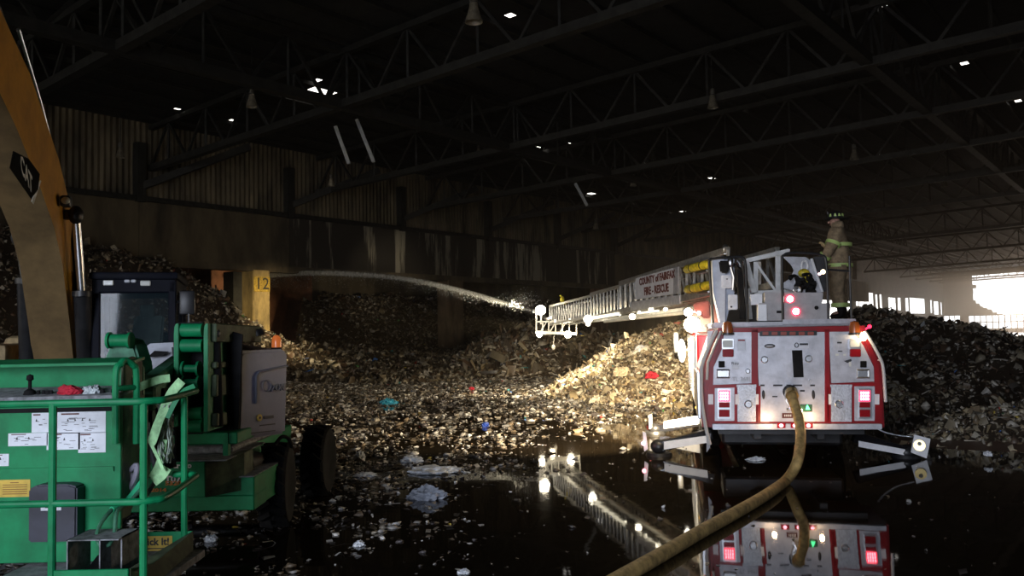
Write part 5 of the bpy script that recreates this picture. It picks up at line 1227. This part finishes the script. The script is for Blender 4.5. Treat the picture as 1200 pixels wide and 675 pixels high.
# foot pedal box
b = MB(); a_ = P(78, 633, 5.55); c_ = P(116, 663, 5.55); x0_, x1_ = a_.x, c_.x; z1_ = a_.z; th = .008
b.bb((x0_, 5.55, z1_-th), (x1_+.13, 5.85, z1_)); b.bb((x0_, 5.55, zf), (x0_+th, 5.85, z1_)); b.bb((x1_, 5.55, zf), (x1_+th, 5.85, z1_)); b.bb((x1_+.12, 5.6, zf), (x1_+.13, 5.85, z1_)); pb = mbw(b, 'pedal_shroud', M_deck)
b = MB(); b.prism([(x0_+.09, 5.58, zf), (x0_+.09, 5.78, zf), (x0_+.09, 5.78, zf+.12), (x0_+.09, 5.58, zf+.04)], (.1, 0, 0), bev=.006); mbw(b, 'foot_pedal', M_blk, pb)
b = MB(); b.box((x1_+.2, 5.7, zf+.03), (.09, .1, .06), .2, .01); mbw(b, 'foot_switch', M_bkm, pb)
# toolbox lanyard rope, straps, tangled cables
b = MB(); b.tube(smooth_path([P(170, 560, 6.15), P(150, 585, 6.05), P(131, 597, 5.9)], 5), .022, 8); cd_ = mbw(b, 'bright_cord', M_cord)
b = MB(); b.tube(smooth_path([P(131, 597, 5.9), P(119, 612, 5.8), P(113.5, 628, 5.7), P(118, 639, 5.65), P(128, 638, 5.65), P(134, 625, 5.75), P(137, 600, 5.85), P(150, 590, 6.0), P(166, 572, 6.1)], 6), .014, 8); mbw(b, 'green_rope', M_lid)
def strap(pts, w, Y=6.2, mt=M_strap, nm='webbing_strap'):
    path = smooth_path([P(x, y, Y+dy) for x, y, dy in pts], 5); b = MB(); vs = []; n = len(path)
    for i, p in enumerate(path):
        t = (path[min(i+1, n-1)]-path[max(i-1, 0)]).normalized(); s = t.cross(V((.1, 1, .15))).normalized()*w/2; nn = t.cross(s).normalized()*.003
        vs += [p-s-nn, p+s-nn, p+s+nn, p-s+nn]
    fs = [(i*4+j, i*4+(j+1) % 4, i*4+4+(j+1) % 4, i*4+4+j) for i in range(n-1) for j in range(4)]; b.add(vs, fs); return mbw(b, nm, mt)
strap([(158, 456, 0), (172, 450, .05), (186, 445, .1), (199, 443, .15)], .06); strap([(213, 446, .1), (200, 462, .1), (190, 485, .05), (184, 500, 0), (179, 515, 0), (176, 520, 0)], .07)
strap([(201, 472, .2), (196, 490, .2), (193, 503, .2)], .05); strap([(192, 515, .1), (190, 530, .1), (186, 545, .1), (178, 560, .1)], .055); strap([(196, 548, .05), (190, 557, .05), (180, 565, .05)], .07)
strap([(228, 452, .0), (216, 458, .0), (206, 470, .0), (196, 490, -.02)], .035, mt=M_lig); strap([(176, 518, 0), (184, 534, 0), (192, 552, 0)], .025)
b = MB()
for k_ in range(18):
    x = 190+random.random()*16; q = [P(x-4+random.uniform(-4, 4), 475+j*16+random.uniform(-5, 5), 6.25+random.random()*.2) for j in range(5)]; b.tube(smooth_path(q, 4), .006, 5)
mbw(b, 'frayed_strands', mat('pale_frayed_cord', (.36, .42, .36), .8, var=.3))
b = MB()
for k_ in range(9): 
    x = random.uniform(140, 176); q = [P(x, 500+random.uniform(-10, 10), 6.4), P(x+random.uniform(-8, 8), 530, 6.45), P(x+random.uniform(-12, 12), 560, 6.4), P(x+random.uniform(-18, 10), 590, 6.35)]; b.tube(smooth_path(q, 5), .016, 7)
mbw(b, 'cable_bundle', mat('dusty_grey_cable', (.16, .16, .18), .7, var=.3))
b = MB(); b.tube(smooth_path([P(137, 548, 6.1), P(150, 552, 6.1), P(160, 545, 6.1), P(158, 560, 6.1), P(148, 575, 6.1), P(140, 568, 6.1)], 5), .02, 8); b.box(P(150, 566, 6.12), (.12, .04, .16), Matrix.Rotation(.4, 4, 'Y'), .01); mbw(b, 'grey_bracket', mat('dusty_grey_metal', (.27, .26, .32), .7, var=.2))
b = MB()
for i in range(3): b.tube(smooth_path([P(208+i*3, 500, 6.6), P(209+i*2.5, 520, 6.6), P(206+i*2, 540, 6.6)], 4), .03, 8)
b.tube(smooth_path([P(196, 460, 6.9), P(176, 468, 6.9), P(172, 500, 6.8), P(186, 530, 6.8)], 5), .045, 8); b.tube(smooth_path([P(170, 445, 6.9), P(186, 470, 6.9), P(196, 520, 6.8), P(200, 548, 6.8)], 5), .05, 8); mbw(b, 'black_control_hose', M_blk)
b = MB(); b.box(P(150, 520, 6.8), (.14, .25, .62), None, .02); 
for i in range(9): b.box(P(150, 494+i*6.5, 6.66), (.15, .03, .012))
mbw(b, 'corrugated_cable_carrier', mat('dark_cable_carrier', (.10, .10, .12), .5, var=.2))
# jib: from the basket back to the riser
b = MB(); j0 = P(150, 445, 6.4); j1 = P(146, 402, 7.4)
b.prism([P(x, y, 7.0) for x, y in ((118, 430), (130, 402), (134, 397), (150, 396), (157, 402), (165, 428), (165, 440), (118, 440))], (0, .25, 0), bev=.02); jb = mbw(b, 'jib_bracket', M_lid)
b = MB(); b.cyl(P(131, 399, 6.95), P(151, 399, 6.95), .055, n=14); b.cyl(P(127, 399, 6.95), P(130, 399, 6.95), .07, n=14); b.cyl(P(151, 399, 6.95), P(154, 399, 6.95), .07, n=14); mbw(b, 'jib_pin', M_lig, jb)
b = MB(); b.bar(P(165, 468, 6.55), P(185, 445, 7.4), .22, .2, bev=.02); b.bar(P(170, 455, 6.6), P(208, 425, 8.0), .14, .14, bev=.02); mbw(b, 'jib_arm', M_lid)
b = MB(); b.prism([P(x, y, 7.3) for x, y in ((150, 470), (165, 440), (200, 436), (208, 450), (205, 480), (175, 500), (155, 498))], (0, .2, 0), bev=.03); mbw(b, 'jib_mount', M_olv)
# riser stack seen end on: two cheek plates with cross tubes
Yr = 7.4
def rb(x0, y0, x1, y1, Y, dep, m, nm, bev=.006):
    a = P(x0, y0, Y); c = P(x1, y1, Y); b = MB(); b.bb((a.x, Y, c.z), (c.x, Y+dep, a.z), bev); return mbw(b, nm, m)
def cheek(xa, xb_, Y, dep):
    b = MB(); pts = []
    for (px, py) in ((xa, 506), (xa, 392), (xa+.6, 383), (xa+2.5, 379), (xb_, 379), (xb_, 506)): pts.append(P(px, py, Y))
    b.prism(pts, (0, dep, 0), bev=.004); return b
mbw(cheek(203.5, 209, Yr, .35), 'riser_cheek', M_lig); mbw(cheek(238.5, 243.5, Yr, .5), 'riser_cheek', M_lig)
for (yc, rr, x0_, x1_) in ((387, .062, 209, 238), (405, .060, 209, 238), (432, .035, 214, 234), (448, .03, 214, 234), (484, .06, 209, 238), (499, .062, 209, 238)):
    b = MB(); b.cyl(P(x0_, yc, Yr+.08), P(x1_, yc, Yr+.08), rr, n=18)
    if rr < .05: b.cyl(P(x0_, yc, Yr+.08), P(x0_+2.5, yc, Yr+.08), rr*2.0, n=14); b.cyl(P(x1_-2.5, yc, Yr+.08), P(x1_, yc, Yr+.08), rr*2.0, n=14)
    mbw(b, 'cross_tube', M_lig)
b = MB(); b.bb(P(209, 378, Yr+.3), P(240, 508, Yr+.35)); b.v = [tuple(v) for v in b.v]; mbw(b, 'dark_backing', M_blk)
# arms running back from the right cheek
def arm(p, q, w, h, nm, m=M_olv): b = MB(); b.bar(p, q, w, h, bev=.01); return mbw(b, nm, m)
def armp(xa, ya, xb_, yb_, h, Ya=7.5, Yb_=8.7, nm='boom_arm'):
    return arm(P(xa, ya, Ya), P(xb_, yb_, Yb_), .12, h, nm)
armp(246, 390, 300, 392, .17); armp(246, 428, 286, 426, .06); armp(247, 492, 286, 487, .12); armp(246, 452, 286, 449, .20)
b = MB(); b.cyl(P(252.5, 398, 7.6), P(256, 500, 7.6), .045, n=12); mbw(b, 'ram_cylinder', M_blk)
b = MB(); b.cyl(P(300, 388, 8.6), P(303, 394, 8.6), .07, n=12); b.tube(smooth_path([P(262, 402, 8.2), P(272, 410, 8.3), P(278, 418, 8.3), P(268, 425, 8.2)], 4), .03); b.ball(P(252, 391, 7.55), (.05, .05, .05)); mbw(b, 'pivot_pin', M_bkm)
b = MB(); b.prism([P(x, y, 7.9) for x, y in ((244, 380), (284, 392), (279, 506), (244, 510))], (0, .03, 0)); mbw(b, 'inner_shadow_plate', M_blk)  # black sheet standing in for the shade between the boom arms
# grey cowl with embossed mark
def Cw(px, py): # cowl face: vertical plane through the two bottom corners
    a = P(280, 516, 7.95); c = P(331, 508, 8.55); n_ = V((c.y-a.y, -(c.x-a.x), 0)); d = ray(px, py); t = (a-CAM).dot(n_)/d.dot(n_); return CAM+d*t
a = P(280, 516, 7.95); c = P(331, 508, 8.55); fn = V(((c.y-a.y), -(c.x-a.x), 0)).normalized()   # towards the camera side
back = -fn
if fn.y > 0: fn, back = -fn, fn
b = MB(); b.prism([Cw(x, y) for x, y in ((278.5, 516.5), (281, 460), (281, 419), (284, 411), (334, 409), (338, 415), (336, 508))], back*.55, bev=.03)
b.prism([Cw(281, 419)+back*.01, Cw(334, 410)+back*.01, Cw(334, 410)+back*.32+V((0, 0, .03)), Cw(286, 403)+back*.35+V((0, 0, .05))], (0, 0, -.04), bev=.01)
cow = mbw(b, 'engine_cowl', M_cov, angle=50)
b = MB(); fx = fn*.012
fr = [Cw(x, y)+fx for x, y in ((299, 473), (299, 441), (302, 436), (329, 430), (336, 429))]; b.tube(fr, .012, 6)
b.tube([Cw(312+5*math.cos(t), 452+6.5*math.sin(t))+fx for t in [i*PI/8 for i in range(16)]], .005, 6, closed=True)
d1 = Cw(334, 455)-Cw(322, 456); b.text('ZON', frameM(Cw(325, 454.5)+fx, d1, (0, 0, 1)), .10, .006, sx=.9, bold=.002); mbw(b, 'embossed_mark', mat('cowl_emboss', (.12, .12, .15), .5, var=0), cow)
b = MB(); b.cyl(Cw(303.5, 489.5), Cw(303.5, 489.5)+fn*.012, .035, n=16); bd2 = mbw(b, 'round_badge', M_sty, cow); b = MB(); b.cyl(Cw(303.5, 489.5)+fn*.01, Cw(303.5, 489.5)+fn*.016, .012, n=12); mbw(b, 'badge_centre', M_ltxt, bd2)
b = MB(); b.prism([Cw(x, y)+fn*.004 for x, y in ((309, 487.5), (320, 486.5), (320, 490), (309, 491))], fn*.004); b.prism([Cw(x, y)+fn*.004 for x, y in ((304, 498), (322, 496), (322, 497.3), (304, 499.4))], fn*.004); b.prism([Cw(x, y)+fn*.004 for x, y in ((281, 508.5), (322, 504), (322, 505), (281, 509.8))], fn*.004); mbw(b, 'small_caption', M_ltxt, cow)
b = MB(); bq = P(324, 402, 8.6); b.lathe([(.05, -.05), (.05, 0), (.045, .05), (.03, .075), (0, .085)], Matrix.Translation(bq), 16); bc2 = mbw(b, 'amber_beacon', mat('orange_beacon_lens', (.55, .12, .03), .25, var=0, emit=(1, .25, .05), es=.25), lift)
b = MB(); b.cyl(bq-V((0, 0, .12)), bq-V((0, 0, .045)), .055, n=14); mbw(b, 'beacon_base', M_blk, bc2)
# pale hood of the lift behind the straps
b = MB(); b.prism([P(x, y, 8.6) for x, y in ((152, 440), (158, 410), (168, 403), (206, 401), (210, 440))], (0, .7, 0), bev=.05); b.prism([P(x, y, 8.55) for x, y in ((160, 432), (205, 418), (208, 424), (166, 442))], (0, .2, 0), bev=.02); hd = mbw(b, 'pale_hood', mat('dusty_pale_hood', (.36, .38, .44), .6, var=.12, scale=4))
b = MB(); b.prism([P(x, y, 8.53) for x, y in ((173, 419), (182, 411), (198, 412), (192, 417))], (0, -.02, 0)); mbw(b, 'dark_hood_vent', M_blk, hd)
# chassis
b = MB(); a_ = P(158, 542, 7.8); c_ = P(241, 583, 7.8); b.bb((a_.x-.5, 7.8, c_.z), (c_.x, 10.8, a_.z), .01); ctop = a_.z
chs = mbw(b, 'chassis_box', M_lig)
b = MB(); b.prism([(c_.x, 7.8, ctop), (c_.x+.25, 8.15, ctop+.02), (c_.x+.25, 8.15, c_.z), (c_.x, 7.8, c_.z)], (-.01, .3, 0)); mbw(b, 'chamfer_plate', M_olv)
b = MB(); a3 = P(160, 583, 8.1); c3 = P(298, 598, 8.1); b.bb((a3.x-.4, 8.1, c3.z), (c3.x, 8.5, a3.z), .01); a4 = P(238, 560, 8.12); c4 = P(298, 597, 8.12); b.bb((a4.x, 8.12, c4.z), (c4.x, 9.2, a4.z), .01); mbw(b, 'axle_beam', M_lig)
b = MB(); b.bb((a4.x, 8.10, a4.z), (c4.x, 9.2, a4.z+.01)); b.bb((a_.x-.4, 7.78, ctop), (c_.x+.2, 9.0, ctop+.012)); b.bb((P(205, 530, 8.2).x, 8.2, ctop+.01), (P(272, 530, 8.2).x, 9.6, P(240, 524, 8.2).z), .02); mbw(b, 'deck_plate', M_deck)
b = MB(); b.bb((P(205, 518, 7.7).x, 7.7, P(205, 522, 7.7).z), (P(278, 515, 7.7).x, 8.6, P(205, 508, 7.7).z), .01); b.bb((P(262, 510, 7.7).x, 7.68, P(205, 535, 7.7).z), (P(268, 515, 7.7).x, 7.75, P(205, 508, 7.7).z)); mbw(b, 'turret_base', M_lig)
b = MB(); b.cyl(P(284, 545, 8.6), P(300, 542, 9.0), .12, .12, 18); mbw(b, 'drive_motor', M_bkm)
t = MB(); cc = P(214, 545.5, 7.79); t.text('Power To', frameM(P(205, 546, 7.795), (1, 0, 0), (0, 0, 1)), .07, .002, sx=1.1, bold=.002); t.text('T07', frameM(P(202.5, 562, 7.795), (1, 0, 0), (0, 0, 1)), .085, .002, sx=1.1, bold=.003); mbw(t, 'white_lettering', M_wtxt, chs)
t = MB(); t.text('5320', frameM(P(203, 566.5, 7.792), (1, 0, 0), (0, 0, 1)), .055, .002, sx=1.4, bold=.002); t.text('2014', frameM(P(186, 574.5, 7.792), (1, 0, 0), (0, 0, 1)), .045, .002, sx=1.6, bold=.002); mbw(t, 'orange_lettering', M_otxt, chs)
# wheels with chunky lugs
def lift_wheel(c, yaw, R=.45, w=.30):
    M = Matrix.Translation(c) @ Matrix.Rotation(yaw, 4, 'Z') @ Matrix.Rotation(PI/2, 4, 'Y'); b = MB()
    b.lathe([(.24, -w*.42), (.30, -w*.5), (R*.9, -w*.5), (R*.95, -w*.4), (R*.96, w*.4), (R*.9, w*.5), (.30, w*.5), (.24, w*.42)], M, 40)
    for i in range(18):
        a = 2*PI*i/18
        for sgn in (-1, 1):
            p = M @ V((R*.97*math.cos(a+sgn*.08), R*.97*math.sin(a+sgn*.08), sgn*w*.46)); q = M @ V((R*.985*math.cos(a+sgn*.08-.22), R*.985*math.sin(a+sgn*.08-.22), sgn*w*.02)); b.bar(p, q, .055, .05)
    o = mbw(b, 'tyre', M_blk); b = MB(); b.lathe([(0, -.08), (.12, -.09), (.15, -.02), (.23, -.02), (.245, -w*.42), (.245, w*.42), (.23, .02), (.15, .04), (.12, .1), (0, .11)], M, 24); mbw(b, 'rim', M_olv, o)
lift_wheel(V((-2.68, 9.28, .45)), math.radians(7)); lift_wheel(V((-2.62, 11.0, .45)), 0); lift_wheel(V((-4.6, 9.28, .45)), math.radians(-8)); lift_wheel(V((-4.6, 11.0, .45)), 0)
b = MB(); b.cyl((-2.68, 9.28, .45), (-4.6, 9.28, .45), .08); mbw(b, 'axle', M_bkm); b = MB(); b.cyl((-2.62, 11.0, .45), (-4.6, 11.0, .45), .08); mbw(b, 'axle', M_bkm)
b = MB(); b.tube(smooth_path([P(322, 522, 8.9), P(330, 512, 9.0), P(338, 514, 9.1), P(342, 524, 9.2)], 5), .02); mbw(b, 'hydraulic_hose', M_blk)
# arms that carry the basket: from chassis turret to the jib
b = MB(); b.bar((P(165, 500, 7.4).x, 7.4, .95), (P(150, 470, 6.35).x, 6.35, 1.1), .16, .2, bev=.02); mbw(b, 'basket_mount', M_lid)

# things lying in the basket's tray
q = P(82, 457, 5.98); q.z = a2.z+.05; crumple('red_cloth', q, (.085, .06, .055), M_redc, 'crumpled red cloth lying on the lift control tray', 'cloth', 5, 1.2, .3)
q = P(108, 458, 6.0); q.z = a2.z+.045; crumple('pale_rag', q, (.06, .05, .05), M_rag, 'pale grey work rag beside the red cloth on the lift control tray', 'rag', 9, 2, .5)
# ================================================================ lights
def light(name, typ, loc, energy, col, aim=None, **k):
    l = bpy.data.lights.new(name, typ); l.energy = energy; l.color = col
    for a, v in k.items(): setattr(l, a, v)
    o = bpy.data.objects.new(name, l); COL.objects.link(o); o.location = loc
    if aim is not None: o.rotation_euler = (V(aim)-V(loc)).to_track_quat('-Z', 'Y').to_euler()
    return o
# daylight coming in through the loading door behind the camera
light('door_daylight', 'AREA', (-4.75, -8, 3.8), 540, (.78, .85, 1.), aim=(-.5, 10, -.3), shape='RECTANGLE', size=5.6, size_y=5, spread=math.radians(95))
TMp = lambda p: TM @ V(p)
# truck floodlight on the left
light('truck_floodlight', 'POINT', TMp(fc+V((-.40, -.55, .0))), 130, (1, .78, .48), shadow_soft_size=.12)
light('truck_floodlight_beam', 'SPOT', TMp(fc+V((-.3, .1, .1))), 12500, (1, .80, .50), aim=(4.2, 24, -3.2), spot_size=math.radians(66), spot_blend=.7, shadow_soft_size=.15)
# ladder tip lamps, aimed forward to the left where the water lands
light('tip_spot', 'SPOT', tl[0]+V((-.45, .1, -.45)), 32000, (1, .80, .46), aim=P(309, 378, 47), spot_size=math.radians(17), spot_blend=1., shadow_soft_size=.1)
light('jet_spot', 'SPOT', tl[0]+V((-.4, .4, .1)), 9000, (1, .86, .62), aim=P(545, 345, 34), spot_size=math.radians(14), spot_blend=1., shadow_soft_size=.08)
light('tip_flood', 'SPOT', tl[1]+V((-.1, -.1, -.14)), 800, (1, .84, .56), aim=tl[1]+V((-3, 5, -3)), spot_size=math.radians(130), spot_blend=.8, shadow_soft_size=.12)
light('tip_flood', 'SPOT', tl[2]+V((.1, -.1, -.16)), 800, (1, .84, .56), aim=tl[2]+V((1, 5, -3)), spot_size=math.radians(130), spot_blend=.8, shadow_soft_size=.12)
light('tip_glow', 'POINT', tl[1]+V((.3, -.5, -.3)), 10, (1, .84, .58), shadow_soft_size=.1)
light('truck_floodlight_wide', 'SPOT', TMp(fc+V((-.35, -.1, .0))), 4300, (1, .82, .54), aim=(-5, 24, -5), spot_size=math.radians(74), spot_blend=.9, shadow_soft_size=.12)
# lamp over the pump panel and right corner
light('inlet_work_lamp', 'POINT', TMp(TR(903, 497, -.38)), 5, (1, .66, .36), shadow_soft_size=.03)
light('inlet_work_lamp', 'POINT', TMp(TR(958, 495, -.38)), 5, (1, .66, .36), shadow_soft_size=.03)
light('corner_marker_glow', 'POINT', TMp(TR(1011.7, 394.5, -.25)), 1.5, (1, .75, .45), shadow_soft_size=.03)
# daylight at the far opening
c = W(U1-2, 26, 7); light('far_door_daylight', 'AREA', c, 3400, (1, .72, .50), aim=W(60, 30, -12), shape='RECTANGLE', size=26, size_y=8, spread=math.radians(80))

w = bpy.data.worlds.new('sky'); sc.world = w; w.use_nodes = True
bg = w.node_tree.nodes['Background']; bg.inputs[0].default_value = (1., .95, .88, 1); bg.inputs[1].default_value = 3.0

sc.view_settings.view_transform = 'Standard'; sc.view_settings.look = 'None'; sc.view_settings.exposure = 0; sc.view_settings.gamma = 1
sc.view_settings.use_curve_mapping = False
sc.cycles.max_bounces = 5; sc.cycles.diffuse_bounces = 2; sc.cycles.glossy_bounces = 3; sc.cycles.transparent_max_bounces = 16; sc.cycles.volume_bounces = 0
sc.cycles.sample_clamp_indirect = 3; sc.cycles.use_denoising = True

# thin smoke hanging in the far part of the hall
hm_ = bpy.data.materials.new('thin_smoke'); hm_.use_nodes = True; nt = hm_.node_tree; nt.nodes.clear()
ou = nt.nodes.new('ShaderNodeOutputMaterial'); vs_ = nt.nodes.new('ShaderNodeVolumeScatter'); vs_.inputs['Density'].default_value = .011; vs_.inputs['Anisotropy'].default_value = .6; vs_.inputs['Color'].default_value = (1, .88, .74, 1)
nt.links.new(vs_.outputs[0], ou.inputs['Volume'])
b = MB(); b.prism([W(105, .4, .01), W(U1-.6, .4, .01), W(U1-.6, 56, .01), W(105, 56, .01)], (0, 0, 10.6)); hz = b.build('smoke_haze', hm_)
tag(hz, 'thin brown smoke haze filling the far end of the hall before the bright opening', 'smoke', kind='stuff')

hm2 = hm_.copy(); hm2.name = 'fine_mist'; [setattr(n_.inputs['Density'], 'default_value', .0013) for n_ in hm2.node_tree.nodes if n_.bl_idname == 'ShaderNodeVolumeScatter']
b = MB(); b.prism([W(-20, .5, .01), W(104.9, .5, .01), W(104.9, 56, .01), W(-20, 56, .01)], (0, 0, 10.5)); hz2 = b.build('mist_haze', hm2)
tag(hz2, 'very thin mist hanging over the rubbish and around the ladder lamps', 'mist', kind='stuff')
